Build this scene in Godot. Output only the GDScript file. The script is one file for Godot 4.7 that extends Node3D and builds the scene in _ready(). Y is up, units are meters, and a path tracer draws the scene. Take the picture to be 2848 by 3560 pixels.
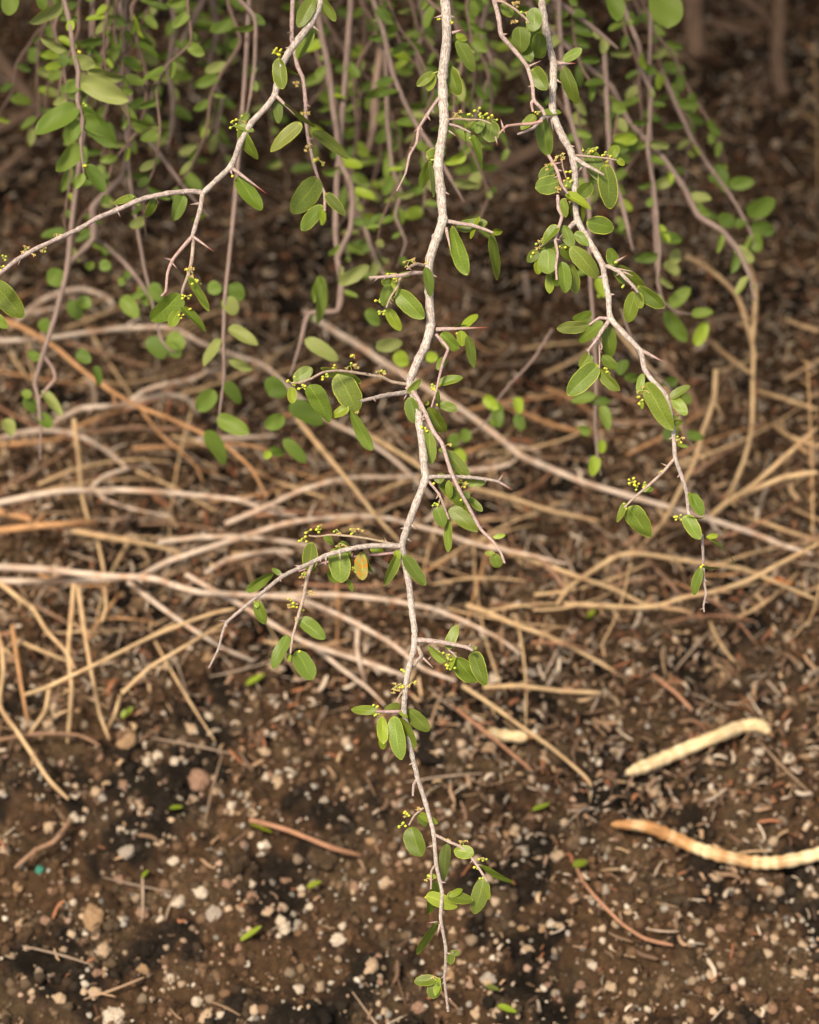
extends Node3D
# A thorny shrub's branches hanging in front of its shaded, litter-strewn ground.
# Shapes are laid out along the photograph's sight lines at their own distances: a place is (x, y) in a crop of the photograph and a depth or height.

const PW := 2848.0
const PH := 3560.0
const HALF := 0.212557
const EYE := 1.003
const PITCH := 48.0
const FRAME := {
	"A": Vector3(0, 0, 1.725), "B": Vector3(900, 0, 1.725), "C": Vector3(1800, 0, 1.725),
	"D": Vector3(0, 900, 1.725), "E": Vector3(900, 900, 1.725), "G": Vector3(1800, 900, 1.725),
	"H": Vector3(0, 1700, 1.725), "I": Vector3(900, 1700, 1.725), "J": Vector3(1800, 1700, 1.725),
	"K": Vector3(0, 2560, 1.725), "L": Vector3(900, 2560, 0.98), "M": Vector3(1848, 2560, 0.98), "V": Vector3(0, 0, 0.6057)}

var fr := Vector3(0, 0, 1)
var rng := RandomNumberGenerator.new()
var noise := FastNoiseLite.new()
var lay := FastNoiseLite.new()
var names := {}
var M := {}
var thing: Node3D
var base_depth := 1.0
var depth_tilt := 0.0
var depth_wave := 0.012
var rough := false
var leaf_far: Array[ArrayMesh] = []
var stone: Array[ArrayMesh] = []
var bud_mesh: ArrayMesh
var n_made := 0


func _ready() -> void:
	# camera
	var cam := Camera3D.new()
	cam.name = "camera"
	cam.position = Vector3(0, EYE, 0)
	cam.rotation_degrees = Vector3(-PITCH, 0, 0)
	cam.near = 0.03
	cam.far = 200.0
	var lens := CameraAttributesPhysical.new()
	lens.frustum_focal_length = 82.33
	lens.frustum_focus_distance = 1.0
	lens.exposure_aperture = 7.6
	lens.frustum_near = 0.03
	lens.frustum_far = 200.0
	cam.attributes = lens
	cam.fov = 24.0
	add_child(cam)
	# sky, air, exposure
	var env := Environment.new()
	env.background_mode = Environment.BG_SKY
	var sky := Sky.new()
	var sm := ProceduralSkyMaterial.new()
	sm.sky_top_color = Color(0.885, 0.88, 0.875)
	sm.sky_horizon_color = Color(0.92, 0.91, 0.895)
	sm.ground_bottom_color = Color(0.30, 0.25, 0.20)
	sm.ground_horizon_color = Color(0.55, 0.50, 0.45)
	sm.sky_energy_multiplier = 0.62
	sm.sun_angle_max = 0.0
	sky.sky_material = sm
	env.sky = sky
	env.tonemap_mode = Environment.TONE_MAPPER_LINEAR
	env.tonemap_exposure = 4.6
	env.sdfgi_enabled = true
	env.ssao_enabled = true
	env.ssil_enabled = true
	var we := WorldEnvironment.new()
	we.name = "world_environment"
	we.environment = env
	add_child(we)
	var sun := DirectionalLight3D.new()
	sun.name = "sun"
	sun.light_color = Color(1.0, 0.94, 0.85)
	sun.light_energy = 0.5
	sun.light_angular_distance = 12.0
	sun.shadow_enabled = true
	add_child(sun)
	sun.look_at_from_position(Vector3(-0.35, 1.0, 0.30), Vector3.ZERO)

	rng.seed = 20240611
	noise.seed = 3
	noise.frequency = 0.01
	noise.fractal_octaves = 3
	lay.seed = 11
	lay.frequency = 0.0016
	lay.fractal_octaves = 2
	materials()
	for k in 5: leaf_far.append(blade(1.0, 1.0, Color.WHITE, Color.WHITE, rng.randf_range(-0.05, 0.16), rng.randf_range(0.05, 0.30), rng.randf_range(-0.2, 0.2), rng.randf_range(-1, 1), 8))
	for k in 5: stone.append(rock(k + 1, Vector3(1.0, 1.0, 1.0), 3))
	bud_mesh = rock(9, Vector3(0.9, 1.0, 0.9), 1)

	ground()
	trunks()
	crown()
	middle_branch()
	left_branch()
	slender_branch()
	arching_twig()
	right_branch()
	background_branches()
	stalks()
	pods()
	pebbles()
	fallen()
	litter()


# ---------- places
func ray(p: Vector2) -> Vector3:
	var a := deg_to_rad(PITCH)
	var f := Vector3(0, -sin(a), -cos(a))
	var u := Vector3(0, cos(a), -sin(a))
	return f + Vector3.RIGHT * ((p.x - PW / 2) / (PH / 2) * HALF) - u * ((p.y - PH / 2) / (PH / 2) * HALF)

func at(p: Vector2, d: float) -> Vector3:
	return Vector3(0, EYE, 0) + ray(p) * d

func on_ground(p: Vector2, h := 0.0) -> Vector3:
	var r := ray(p)
	var q := Vector3(0, EYE, 0) + r * ((EYE - h) / -r.y)
	for k in 3:
		var y := ground_y(q.x, q.z) + h
		q = Vector3(0, EYE, 0) + r * ((EYE - y) / -r.y)
	return q

func px_size(d: float) -> float:
	return 2.0 * HALF / PH * d

func use(f: String) -> void:
	fr = FRAME[f]

func F(x: float, y: float) -> Vector2:
	return Vector2(fr.x + x / fr.z, fr.y + y / fr.z)

func depth_at(p: Vector2) -> float:
	return base_depth + depth_tilt * (p.y / PH) + depth_wave * lay.get_noise_2d(p.x * 0.9, p.y * 0.9)

func ground_y(x: float, z: float) -> float:
	return 0.014 * noise.get_noise_2d(x * 700.0, z * 700.0) + 0.009 * noise.get_noise_2d(x * 2600.0 + 90, z * 2600.0) + 0.0036 * noise.get_noise_2d(x * 9000.0, z * 9000.0 + 40)


# ---------- meshes
func made(v: PackedVector3Array, n: PackedVector3Array, c: PackedColorArray, uv: PackedVector2Array, ix: PackedInt32Array) -> ArrayMesh:
	var a := []
	a.resize(Mesh.ARRAY_MAX)
	a[Mesh.ARRAY_VERTEX] = v
	a[Mesh.ARRAY_NORMAL] = n
	if c.size(): a[Mesh.ARRAY_COLOR] = c
	if uv.size(): a[Mesh.ARRAY_TEX_UV] = uv
	a[Mesh.ARRAY_INDEX] = ix
	var m := ArrayMesh.new()
	m.add_surface_from_arrays(Mesh.PRIMITIVE_TRIANGLES, a)
	return m

class Soup:
	var v := PackedVector3Array()
	var n := PackedVector3Array()
	var c := PackedColorArray()
	var uv := PackedVector2Array()
	var ix := PackedInt32Array()

func tube(s: Soup, pts: PackedVector3Array, rad: PackedFloat32Array, cols: PackedColorArray, sides := 8, knob := 0.0) -> void:
	var first := s.v.size()
	var side := Vector3.ZERO
	var along := 0.0
	var count := pts.size()
	for i in count:
		var t := (pts[mini(i + 1, count - 1)] - pts[maxi(i - 1, 0)]).normalized()
		if side == Vector3.ZERO:
			side = t.cross(Vector3(0.3, 0.5, 0.9)).normalized()
		side = (side - t * side.dot(t)).normalized()
		var other := t.cross(side)
		if i: along += pts[i].distance_to(pts[i - 1])
		for k in sides + 1:
			var a := TAU * k / sides
			var out := side * cos(a) + other * sin(a)
			var r := rad[i]
			if knob > 0.0:
				r *= 1.0 + knob * noise.get_noise_3d((pts[i].x + out.x * r) * 24000.0, (pts[i].y + out.y * r) * 24000.0, (pts[i].z + out.z * r) * 24000.0)
			s.v.append(pts[i] + out * r)
			s.n.append(out)
			s.c.append(cols[i])
			s.uv.append(Vector2(float(k) / sides, along / 0.03))
	for i in count - 1:
		for k in sides:
			var p := first + i * (sides + 1) + k
			var q := p + sides + 1
			s.ix.append_array([p, q, p + 1, p + 1, q, q + 1])
	for e in [0, count - 1]:
		var c0 := s.v.size()
		var dir: Vector3 = (pts[e] - pts[1 if e == 0 else e - 1]).normalized()
		s.v.append(pts[e] + dir * rad[e] * 0.35); s.n.append(dir); s.c.append(cols[e]); s.uv.append(Vector2(0.5, 0))
		var ring: int = first + e * (sides + 1)
		for k in sides:
			if e == 0: s.ix.append_array([c0, ring + k, ring + k + 1])
			else: s.ix.append_array([c0, ring + k + 1, ring + k])

func mesh_of(s: Soup) -> ArrayMesh:
	return made(s.v, s.n, s.c, s.uv, s.ix)

func curve(pts: Array, sub := 5, k := 0.5) -> Array:  # a cardinal spline through Vector3s; a small k keeps the kinks
	var out := []
	var n := pts.size()
	for i in n - 1:
		var a: Vector3 = pts[maxi(i - 1, 0)]
		var b: Vector3 = pts[i]
		var c: Vector3 = pts[i + 1]
		var d: Vector3 = pts[mini(i + 2, n - 1)]
		var m0 := (c - a) * k
		var m1 := (d - b) * k
		for e in sub:
			var t := float(e) / sub
			out.append(b * (2 * t * t * t - 3 * t * t + 1) + m0 * (t * t * t - 2 * t * t + t) + c * (3 * t * t - 2 * t * t * t) + m1 * (t * t * t - t * t))
	out.append(pts[n - 1])
	return out


# ---------- naming and tags
func numbered(called: String) -> String:
	var k: int = names.get(called, 0)
	names[called] = k + 1
	return called if k == 0 else "%s_%03d" % [called, k]

func tag(o: Node, label: String, category: String, group := "", kind := "") -> void:
	if label: o.set_meta("label", label)
	if category: o.set_meta("category", category)
	if group: o.set_meta("group", group)
	if kind: o.set_meta("kind", kind)

func put(parent: Node, called: String, m: Mesh, mat: Material, where := Transform3D()) -> MeshInstance3D:
	var o := MeshInstance3D.new()
	o.name = numbered(called) if parent == self else called
	o.mesh = m
	o.material_override = mat
	o.transform = where
	parent.add_child(o, true)
	return o

func part(called: String, m: Mesh, mat: Material) -> MeshInstance3D:
	return put(thing, called, m, mat, Transform3D(Basis(), -thing.position))

func begin(called: String, label: String, category: String, group: String, where: Vector3) -> void:
	thing = Node3D.new()
	thing.name = numbered(called)
	thing.position = where
	add_child(thing)
	tag(thing, label, category, group)


# ---------- the plant
func stem(called: String, xy: Array, r0: float, r1: float, tint := Color(1, 1, 1), mat := "bark", push := 0.0, sides := 10) -> MeshInstance3D:
	var pts := []
	for i in range(0, xy.size(), 2):
		var p := F(xy[i], xy[i + 1])
		pts.append(Vector3(p.x, p.y, depth_at(p) + push * i / xy.size()))
	pts = curve(pts, 5, 0.27)
	var v := PackedVector3Array()
	var r := PackedFloat32Array()
	var c := PackedColorArray()
	for i in pts.size():
		var t := float(i) / (pts.size() - 1)
		var q: Vector3 = pts[i]
		v.append(at(Vector2(q.x, q.y), q.z))
		var w := 1.0 + 0.16 * noise.get_noise_2d(q.y * 6.0, q.x * 6.0)
		if not rough and i % 5 == 0 and i > 0: w *= 1.10
		r.append(lerpf(r0, r1, pow(t, 1.6) if not rough else t) / fr.z * px_size(q.z) * w * ((1.0 - 0.6 * smoothstep(0.8, 1.0, t) if mat == "bark_far" and r0 < 26 else 1.0) if rough else 0.98))
		c.append((tint * (0.93 + 0.22 * noise.get_noise_2d(q.y * 2.2, q.x * 2.2))).lerp(Color(0.80, 0.66, 0.66), 0.45 * clampf((0.0011 - r[i]) / 0.0008, 0, 1)) if not rough else tint)
	var s := Soup.new()
	tube(s, v, r, c, sides, 0.16)
	var made_part := part(called, mesh_of(s), M[mat])
	if not rough and called != "spur":
		for i in range(3, pts.size() - 2, 2):
			if rng.randf() > 0.15: continue
			var q: Vector3 = pts[i]
			var nub := Soup.new()
			var u := (v[i + 1] - v[i]).normalized()
			var w2 := (Vector3.RIGHT if rng.randf() < 0.5 else Vector3.LEFT) + Vector3(0, 0, rng.randf_range(-0.2, 0.7))
			w2 = (w2 - u * w2.dot(u) + u * rng.randf_range(0.1, 0.7)).normalized()
			var l2 := r[i] * 0.8 + rng.randf_range(0.0004, 0.0016) * (2.2 if rng.randf() < 0.2 else 1.0)
			var r2 := minf(r[i] * 0.5, 0.0005)
			tube(nub, PackedVector3Array([v[i] + w2 * r[i] * 0.4, v[i] + w2 * (r[i] * 0.8 + l2 * 0.4), v[i] + w2 * (r[i] * 0.8 + l2)]), PackedFloat32Array([r2 * 1.4, r2 * 0.9, r2 * 0.35]), PackedColorArray([c[i], c[i] * 0.9, Color(0.6, 0.42, 0.36)]), 6)
			part("thorn" if l2 > 0.0016 else "bud_scar", mesh_of(nub), M.twig)
	return made_part

func thorn(x0: float, y0: float, x1: float, y1: float, r: float, red := 1.0) -> void:
	var s := Soup.new()
	var p := F(x0, y0)
	var q := F(x1, y1)
	var d := depth_at(p)
	var e := d + rng.randf_range(-0.004, 0.002)
	var v := PackedVector3Array()
	var rr := PackedFloat32Array()
	var c := PackedColorArray()
	for i in 7:
		var t := i / 6.0
		v.append(at(p.lerp(q, t), lerpf(d, e, t)))
		rr.append(maxf(r * (1.0 - pow(t, 1.3) * 0.93) / fr.z * px_size(d), 0.00007))
		c.append(Color(0.92, 0.84, 0.84).lerp(Color(0.55, 0.14, 0.09), red * smoothstep(0.5, 0.95, t)))
	tube(s, v, rr, c, 7)
	part("thorn", mesh_of(s), M.twig)

func blade(length: float, wide: float, tone: Color, rim: Color, bend: float, fold: float, twist: float, odd: float, rows := 12) -> ArrayMesh:
	# lies along +Y from its base, faces +Z
	var s := Soup.new()
	var cols := [-1.0, -0.955, -0.91, -0.5, -0.06, 0.06, 0.5, 0.91, 0.955, 1.0] if rows > 8 else [-1.0, -0.5, 0.0, 0.5, 1.0]
	var nc := cols.size()
	for i in rows + 1:
		var t := float(i) / rows
		t = t - 0.085 * sin(TAU * t)
		var w := pow(maxf(1.0 - pow(absf(2.0 * pow(t, 0.9 + odd * 0.14) - 1.0), 2.3), 0.0), 0.56) * wide * 0.5
		if i == 0: w = wide * 0.05
		if i == rows: w = wide * 0.06
		for j in nc:
			var x: float = cols[j] * w * (1.0 + 0.07 * noise.get_noise_2d(t * 700.0 + odd * 900.0, cols[j] * 60.0)) * (1.0 + odd * 0.22 * signf(cols[j]) * (1.0 - t))
			var z := -bend * length * t * t + fold * absf(x) + 0.02 * wide * sin(t * 9.0 + cols[j] * 3.0 + odd * 7.0)
			var a := twist * t
			s.v.append(Vector3(x * cos(a) - z * sin(a) * 0.3, t * length, z + x * sin(a)))
			s.uv.append(Vector2(0.5 + 0.48 * cols[j], t))
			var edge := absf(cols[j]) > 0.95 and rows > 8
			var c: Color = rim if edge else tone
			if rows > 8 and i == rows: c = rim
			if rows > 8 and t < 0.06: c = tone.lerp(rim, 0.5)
			s.c.append(c)
	for i in rows:
		for j in nc - 1:
			var p := i * nc + j
			s.ix.append_array([p, p + nc, p + 1, p + 1, p + nc, p + nc + 1])
	s.n.resize(s.v.size())
	for k in range(0, s.ix.size(), 3):
		var f := (s.v[s.ix[k + 2]] - s.v[s.ix[k]]).cross(s.v[s.ix[k + 1]] - s.v[s.ix[k]])
		for e in 3: s.n[s.ix[k + e]] += f
	for k in s.n.size(): s.n[k] = s.n[k].normalized()
	return mesh_of(s)

func tone_of(kind: String) -> Color:
	var j := rng.randf_range(0.76, 1.2)
	var c := Color(0.150, 0.204, 0.028)
	if kind.contains("y"): c = Color(0.235, 0.305, 0.028)
	elif kind.contains("o"): c = Color(0.19, 0.22, 0.055)
	elif kind.contains("d"): c = Color(0.26, 0.25, 0.045)
	elif rng.randf() < 0.25: c = Color(0.180, 0.236, 0.040)
	return Color(c.r * j * rng.randf_range(0.93, 1.07), c.g * j, c.b * j)

func leaf(x0: float, y0: float, x1: float, y1: float, w: float, kind := "g", near := false) -> MeshInstance3D:
	var p := F(x0, y0)
	var q := F(x1, y1)
	var d := depth_at(p) + (0.003 if kind.contains("b") else -0.0016 if not rough else 0.0)
	var flat := p.distance_to(q) / 1.0 * px_size(d)
	var e := d + flat * rng.randf_range(-0.35, 0.35)
	var a := at(p, d)
	var b := at(q, e)
	var length := a.distance_to(b)
	var seen := w / fr.z * px_size(d)
	var wide := maxf(seen, length * 0.40)
	var roll := acos(clampf(seen / wide, 0.05, 1.0))
	if roll < 0.3: roll = rng.randf_range(0.0, 0.5)
	wide = minf(seen / cos(roll), length * 0.95)
	if rng.randf() < 0.5: roll = -roll
	var yv := (b - a).normalized()
	var zv := (Vector3(0, EYE, 0) - a).normalized()
	var xv := yv.cross(zv).normalized()
	zv = xv.cross(yv)
	var turn := Basis(xv, yv, zv).rotated(yv, roll)
	var tone := tone_of(kind)
	if rough and not near:
		var m := leaf_far[rng.randi() % leaf_far.size()]
		var o := put(thing, "leaf", m, M["leaf_far_" + ("o" if kind.contains("o") else "y" if kind.contains("y") else str(rng.randi() % 3))], Transform3D(turn * Basis.from_scale(Vector3(wide, length, length)), a - thing.position))
		return o
	var rim := tone.lerp(Color(0.55, 0.58, 0.08), pow(rng.randf(), 1.9))  # yellow-green leaf margin, with rim light painted into its vertex colour
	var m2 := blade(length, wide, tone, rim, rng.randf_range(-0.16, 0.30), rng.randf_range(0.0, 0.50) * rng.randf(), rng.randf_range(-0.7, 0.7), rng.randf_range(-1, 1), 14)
	# a short stalk joins the blade to its twig
	var o2 := put(thing, "leaf", m2, M.leaf_spot if kind.contains("d") else M.leaf, Transform3D(turn, a - thing.position))
	return o2

func stalklet(x0: float, y0: float, x1: float, y1: float, r := 3.0) -> void:
	var s := Soup.new()
	var p := F(x0, y0)
	var q := F(x1, y1)
	var pts := PackedVector3Array([at(p, depth_at(p)), at(p.lerp(q, 0.5) + Vector2(2, -2), depth_at(p) - 0.001), at(q, depth_at(q) - 0.0016)])
	var rr := r / fr.z * px_size(base_depth)
	var c := Color(0.40, 0.40, 0.13)
	tube(s, pts, PackedFloat32Array([rr * 1.2, rr, rr]), PackedColorArray([c, c, c]), 6)
	part("leaf_stalk", mesh_of(s), M.plain)

func buds(x: float, y: float, count: int, spread := 26.0, dry := 0) -> void:
	var s := Soup.new()
	var p := F(x, y)
	var d := depth_at(p)
	var hub := at(p, d - 0.0008)
	var k := px_size(d) / fr.z * (fr.z / 1.725 if fr.z > 1.0 else 0.57)
	var o := Node3D.new()
	o.name = "flower_cluster"
	o.position = hub - thing.position
	var heads := []
	for i in count + dry:
		var a := rng.randf() * TAU
		var v := Vector3(cos(a), sin(a), rng.randf_range(-0.2, 0.9)) * spread * k * rng.randf_range(0.5, 1.0)
		heads.append(v)
		var c := Color(0.36, 0.37, 0.10)
		tube(s, PackedVector3Array([Vector3.ZERO, v * 0.55 + Vector3(0, k * 2.0, 0), v]), PackedFloat32Array([2.2 * k, 1.8 * k, 2.0 * k]), PackedColorArray([c, c, c]), 5)
		if i >= count:  # an opened, withered flower: five narrow sepals
			for e in 5:
				var b := TAU * e / 5.0 + rng.randf()
				var tip := v + Vector3(cos(b), sin(b), rng.randf_range(0.1, 0.8)).normalized() * k * rng.randf_range(11.0, 18.0)
				var w := Color(0.60, 0.46, 0.17)
				tube(s, PackedVector3Array([v, v.lerp(tip, 0.5), tip]), PackedFloat32Array([2.2 * k, 3.2 * k, 0.8 * k]), PackedColorArray([w, w, Color(0.52, 0.33, 0.12)]), 5)
	thing.add_child(o, true)
	if s.v.size():
		var m := MeshInstance3D.new()
		m.name = "flower_stalk"
		m.mesh = mesh_of(s)
		m.material_override = M.plain
		o.add_child(m, true)
	for i in count:
		var g := MeshInstance3D.new()
		g.name = "bud"
		g.mesh = bud_mesh
		g.material_override = M.bud if rng.randf() < 0.5 else M.bud_green
		g.transform = Transform3D(Basis.from_scale(Vector3.ONE * k * rng.randf_range(8.0, 11.0)), heads[i])
		o.add_child(g, true)


# ---------- textures and materials
func grain_image(w: int, h: int, kind: String) -> Image:
	var im := Image.create(w, h, false, Image.FORMAT_RGB8)
	var f := FastNoiseLite.new()
	f.seed = 7
	f.frequency = 1.0
	f.fractal_octaves = 3
	for y in h:
		for x in w:
			var u := float(x) / w
			var v := float(y) / h
			var c := Color(1, 1, 1)
			if kind == "bark":
				var a := u * TAU
				var s := f.get_noise_3d(cos(a) * 6.5, sin(a) * 6.5, v * 9.0)
				var s2 := f.get_noise_3d(cos(a) * 15.0 + 30, sin(a) * 15.0, v * 19.0)
				var dark := smoothstep(0.0, 0.30, s) * 0.75 + smoothstep(0.05, 0.32, s2) * 0.8
				c = Color(0.745, 0.705, 0.67).lerp(Color(0.47, 0.405, 0.365), clampf(dark, 0, 1))
				c = c.lerp(Color(0.86, 0.83, 0.80), smoothstep(0.04, 0.30, -s2) * 0.75)
			elif kind == "dry":
				var a := u * TAU
				var s := f.get_noise_3d(cos(a) * 3.0, sin(a) * 3.0, v * 2.5)
				var s2 := f.get_noise_3d(cos(a) * 8.0, sin(a) * 8.0, v * 14.0)
				var g := clampf(0.9 + s * 0.28 + s2 * 0.16, 0.4, 1)
				c = Color(g, g * 0.985, g * 0.965)
			elif kind.begins_with("leaf"):
				var s := f.get_noise_2d(u * 9.0, v * 22.0)
				var fine := f.get_noise_2d(u * 60.0 + 9, v * 120.0)
				var mid := 1.0 - smoothstep(0.0, 0.05, absf(u - 0.5 + 0.02 * sin(v * 5.0)))
				mid *= 1.0 - smoothstep(0.55, 0.95, v)
				var side := absf(u - 0.5)
				var vein := 1.0 - smoothstep(0.0, 0.16, absf(fposmod(v * 7.0 - side * 3.2, 1.0) - 0.5))
				var g := 0.82 + s * 0.14 + fine * 0.10 - vein * 0.035
				c = Color(g, g, g * 0.95).lerp(Color(1, 1, 0.98), mid * 0.9)
				if kind == "leaf_spot":
					var q := f.get_noise_2d(u * 3.0 + 4, v * 4.0)
					c = c.lerp(Color(1.0, 0.72, 0.4), smoothstep(0.05, 0.25, q))
			else:  # soil
				var s := f.get_noise_2d(u * 20.0, v * 20.0)
				var s2 := f.get_noise_2d(u * 90.0 + 7, v * 90.0)
				var g := clampf(0.78 + s * 0.30 + s2 * 0.45, 0.2, 1)
				c = Color(g, g * 0.97, g * 0.93)
			im.set_pixel(x, y, c)
	return im

func lin(r: float, g: float, b: float) -> Color:
	return Color(r, g, b).linear_to_srgb()

func material(called: String, color: Color, roughness := 0.8, vertex := true) -> StandardMaterial3D:
	var m := StandardMaterial3D.new()
	m.resource_name = called
	m.albedo_color = color
	m.roughness = roughness
	m.metallic_specular = 0.3
	m.vertex_color_use_as_albedo = vertex
	M[called] = m
	return m

func materials() -> void:
	var bark := ImageTexture.create_from_image(grain_image(224, 320, "bark"))
	var dry := ImageTexture.create_from_image(grain_image(96, 256, "dry"))
	var green := ImageTexture.create_from_image(grain_image(96, 192, "leaf"))
	var spot := ImageTexture.create_from_image(grain_image(96, 192, "leaf_spot"))
	var soil := ImageTexture.create_from_image(grain_image(512, 512, "soil"))
	var m := material("bark", Color(1, 1, 1), 0.75)
	m.albedo_texture = bark
	m.heightmap_enabled = true
	m.heightmap_texture = bark
	m.heightmap_scale = 0.03
	m = material("twig", Color(0.93, 0.90, 0.90), 0.7)
	m.albedo_texture = bark
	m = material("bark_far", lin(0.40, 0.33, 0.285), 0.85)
	m.albedo_texture = dry
	m = material("dry", Color(1, 1, 1), 0.7)
	m.albedo_texture = dry
	m = material("plain", Color(1, 1, 1), 0.6)
	m = material("leaf", Color(1, 1, 1), 0.46)
	m.metallic_specular = 0.36
	m.albedo_texture = green
	m.backlight_enabled = true
	m.backlight = Color(0.36, 0.40, 0.16)
	m = material("leaf_spot", Color(1, 1, 1), 0.5)
	m.albedo_texture = spot
	m.backlight_enabled = true
	m.backlight = Color(0.36, 0.40, 0.16)
	for e in [["0", 0.086, 0.130, 0.018], ["1", 0.112, 0.155, 0.024], ["2", 0.060, 0.095, 0.013], ["o", 0.170, 0.190, 0.055], ["y", 0.18, 0.24, 0.020]]:
		m = material("leaf_far_" + e[0], lin(e[1], e[2], e[3]), 0.55, false)
		m.backlight_enabled = true
		m.backlight = Color(0.36, 0.40, 0.16)
	material("bud", lin(0.52, 0.49, 0.05), 0.5, false)
	material("bud_green", lin(0.36, 0.42, 0.06), 0.5, false)
	m = material("soil", Color(1, 1, 1), 0.95)
	m.albedo_texture = soil
	m.uv1_triplanar = true
	m.uv1_world_triplanar = true
	m.uv1_scale = Vector3(9, 9, 9)
	m = material("crumb", Color(1, 1, 1), 0.95)
	m = material("chip", Color(1, 1, 1), 0.75)
	for e in [["white", 0.58, 0.51, 0.43], ["cream", 0.48, 0.365, 0.26], ["tan", 0.36, 0.24, 0.145], ["pink", 0.30, 0.19, 0.14], ["grey", 0.36, 0.32, 0.285], ["teal", 0.05, 0.24, 0.19]]:
		m = material("stone_" + e[0], lin(e[1], e[2], e[3]), 0.8, false)
		m.albedo_texture = soil
		m.uv1_triplanar = true
		m.uv1_scale = Vector3(0.22, 0.22, 0.22)

func rock(seed_: int, squash: Vector3, sub := 2) -> ArrayMesh:
	var v: Array[Vector3] = [Vector3.UP, Vector3.DOWN, Vector3.LEFT, Vector3.RIGHT, Vector3.FORWARD, Vector3.BACK]
	var f := [[0, 3, 4], [0, 4, 2], [0, 2, 5], [0, 5, 3], [1, 4, 3], [1, 2, 4], [1, 5, 2], [1, 3, 5]]
	for k in sub:
		var g := []
		var seen := {}
		for t in f:
			var mid := []
			for e in 3:
				var a: int = t[e]
				var b: int = t[(e + 1) % 3]
				var key := mini(a, b) * 10000 + maxi(a, b)
				if not seen.has(key):
					seen[key] = v.size()
					v.append((v[a] + v[b]).normalized())
				mid.append(seen[key])
			g.append_array([[t[0], mid[0], mid[2]], [mid[0], t[1], mid[1]], [mid[2], mid[1], t[2]], [mid[0], mid[1], mid[2]]])
		f = g
	var s := Soup.new()
	for p in v:
		var q := p * (1.0 + 0.55 * noise.get_noise_3d(p.x * 70 + seed_ * 190, p.y * 70, p.z * 70) + 0.22 * noise.get_noise_3d(p.x * 190, p.y * 190 + seed_ * 77, p.z * 190)) * squash
		s.v.append(q)
		s.n.append(Vector3.ZERO)
		s.c.append(Color.WHITE)
		s.uv.append(Vector2(p.x, p.z))
	for t in f:
		var a: int = t[0]
		var b: int = t[1]
		var c: int = t[2]
		var out := (s.v[c] - s.v[a]).cross(s.v[b] - s.v[a])
		if out.dot(s.v[a] + s.v[b] + s.v[c]) < 0:
			var keep := b
			b = c
			c = keep
			out = -out
		s.ix.append_array([a, b, c])
		for e in [a, b, c]: s.n[e] += out
	for i in s.n.size(): s.n[i] = s.n[i].normalized()
	return mesh_of(s)

func splinter(seed_: int, curl: float) -> ArrayMesh:  # a unit chip along X
	var s := Soup.new()
	var pts := PackedVector3Array()
	var r := PackedFloat32Array()
	var c := PackedColorArray()
	for i in 6:
		var t := i / 5.0
		pts.append(Vector3(t - 0.5, curl * sin(t * PI) + 0.03 * noise.get_noise_2d(i * 200.0, seed_ * 300.0), 0.10 * sin(t * 4.0 + seed_)))
		r.append((0.14 + 0.05 * noise.get_noise_2d(seed_ * 500.0, i * 130.0)) * (1.0 - 0.55 * pow(absf(t * 2 - 1), 3.0)))
		c.append(Color.WHITE)
	tube(s, pts, r, c, 5, 0.0)
	for i in s.v.size(): s.v[i].y *= 0.55
	return mesh_of(s)

func see(q: Vector3) -> Vector2:  # where a point shows in the photograph's pixels
	var a := deg_to_rad(PITCH)
	var f := Vector3(0, -sin(a), -cos(a))
	var u := Vector3(0, cos(a), -sin(a))
	var d := q - Vector3(0, EYE, 0)
	var z := maxf(d.dot(f), 0.01)
	return Vector2(PW / 2 + d.x / z / HALF * PH / 2, PH / 2 - d.dot(u) / z / HALF * PH / 2)


# ---------- the ground and what lies loose on it
func soil_tone(x: float, z: float) -> Color:
	var a := noise.get_noise_2d(x * 1100.0 + 500, z * 1300.0)
	var b := noise.get_noise_2d(x * 5200.0, z * 5200.0 + 700)
	var dry := Color(0.070, 0.040, 0.022)
	var wet := Color(0.015, 0.0105, 0.007)
	var grey := Color(0.084, 0.057, 0.034)
	var c := dry.lerp(wet, smoothstep(-0.10, 0.26, a + b * 0.5))
	return c.lerp(grey, smoothstep(0.05, 0.35, noise.get_noise_2d(x * 2000.0 - 800, z * 2000.0)) * 0.7)

func ground() -> void:
	var xs := PackedFloat32Array([-60, -20, -8, -3, -1.4, -0.8, -0.55])
	var k := -0.45
	while k <= 0.4501:
		xs.append(k)
		k += 0.003
	xs.append_array([0.55, 0.8, 1.4, 3, 8, 20, 60])
	var zs := PackedFloat32Array([40, 12, 4, 1.2, 0.3, -0.1, -0.35])
	k = -0.45
	while k >= -1.6:
		zs.append(k)
		k -= 0.003
	zs.append_array([-1.7, -1.9, -2.3, -3, -5, -10, -25, -60])
	var s := Soup.new()
	for z in zs:
		for x in xs:
			var h := ground_y(x, z)
			s.v.append(Vector3(x, h, z))
			s.n.append(Vector3(h - ground_y(x + 0.002, z), 0.002, h - ground_y(x, z + 0.002)).normalized())
			s.c.append(soil_tone(x, z))
	var w := xs.size()
	for j in zs.size() - 1:
		for i in w - 1:
			var p := j * w + i
			s.ix.append_array([p, p + w, p + 1, p + 1, p + w, p + w + 1])
	var o := put(self, "ground", made(s.v, s.n, s.c, PackedVector2Array(), s.ix), M.soil)
	tag(o, "dark brown soil strewn with litter", "ground", "", "structure")

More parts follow.
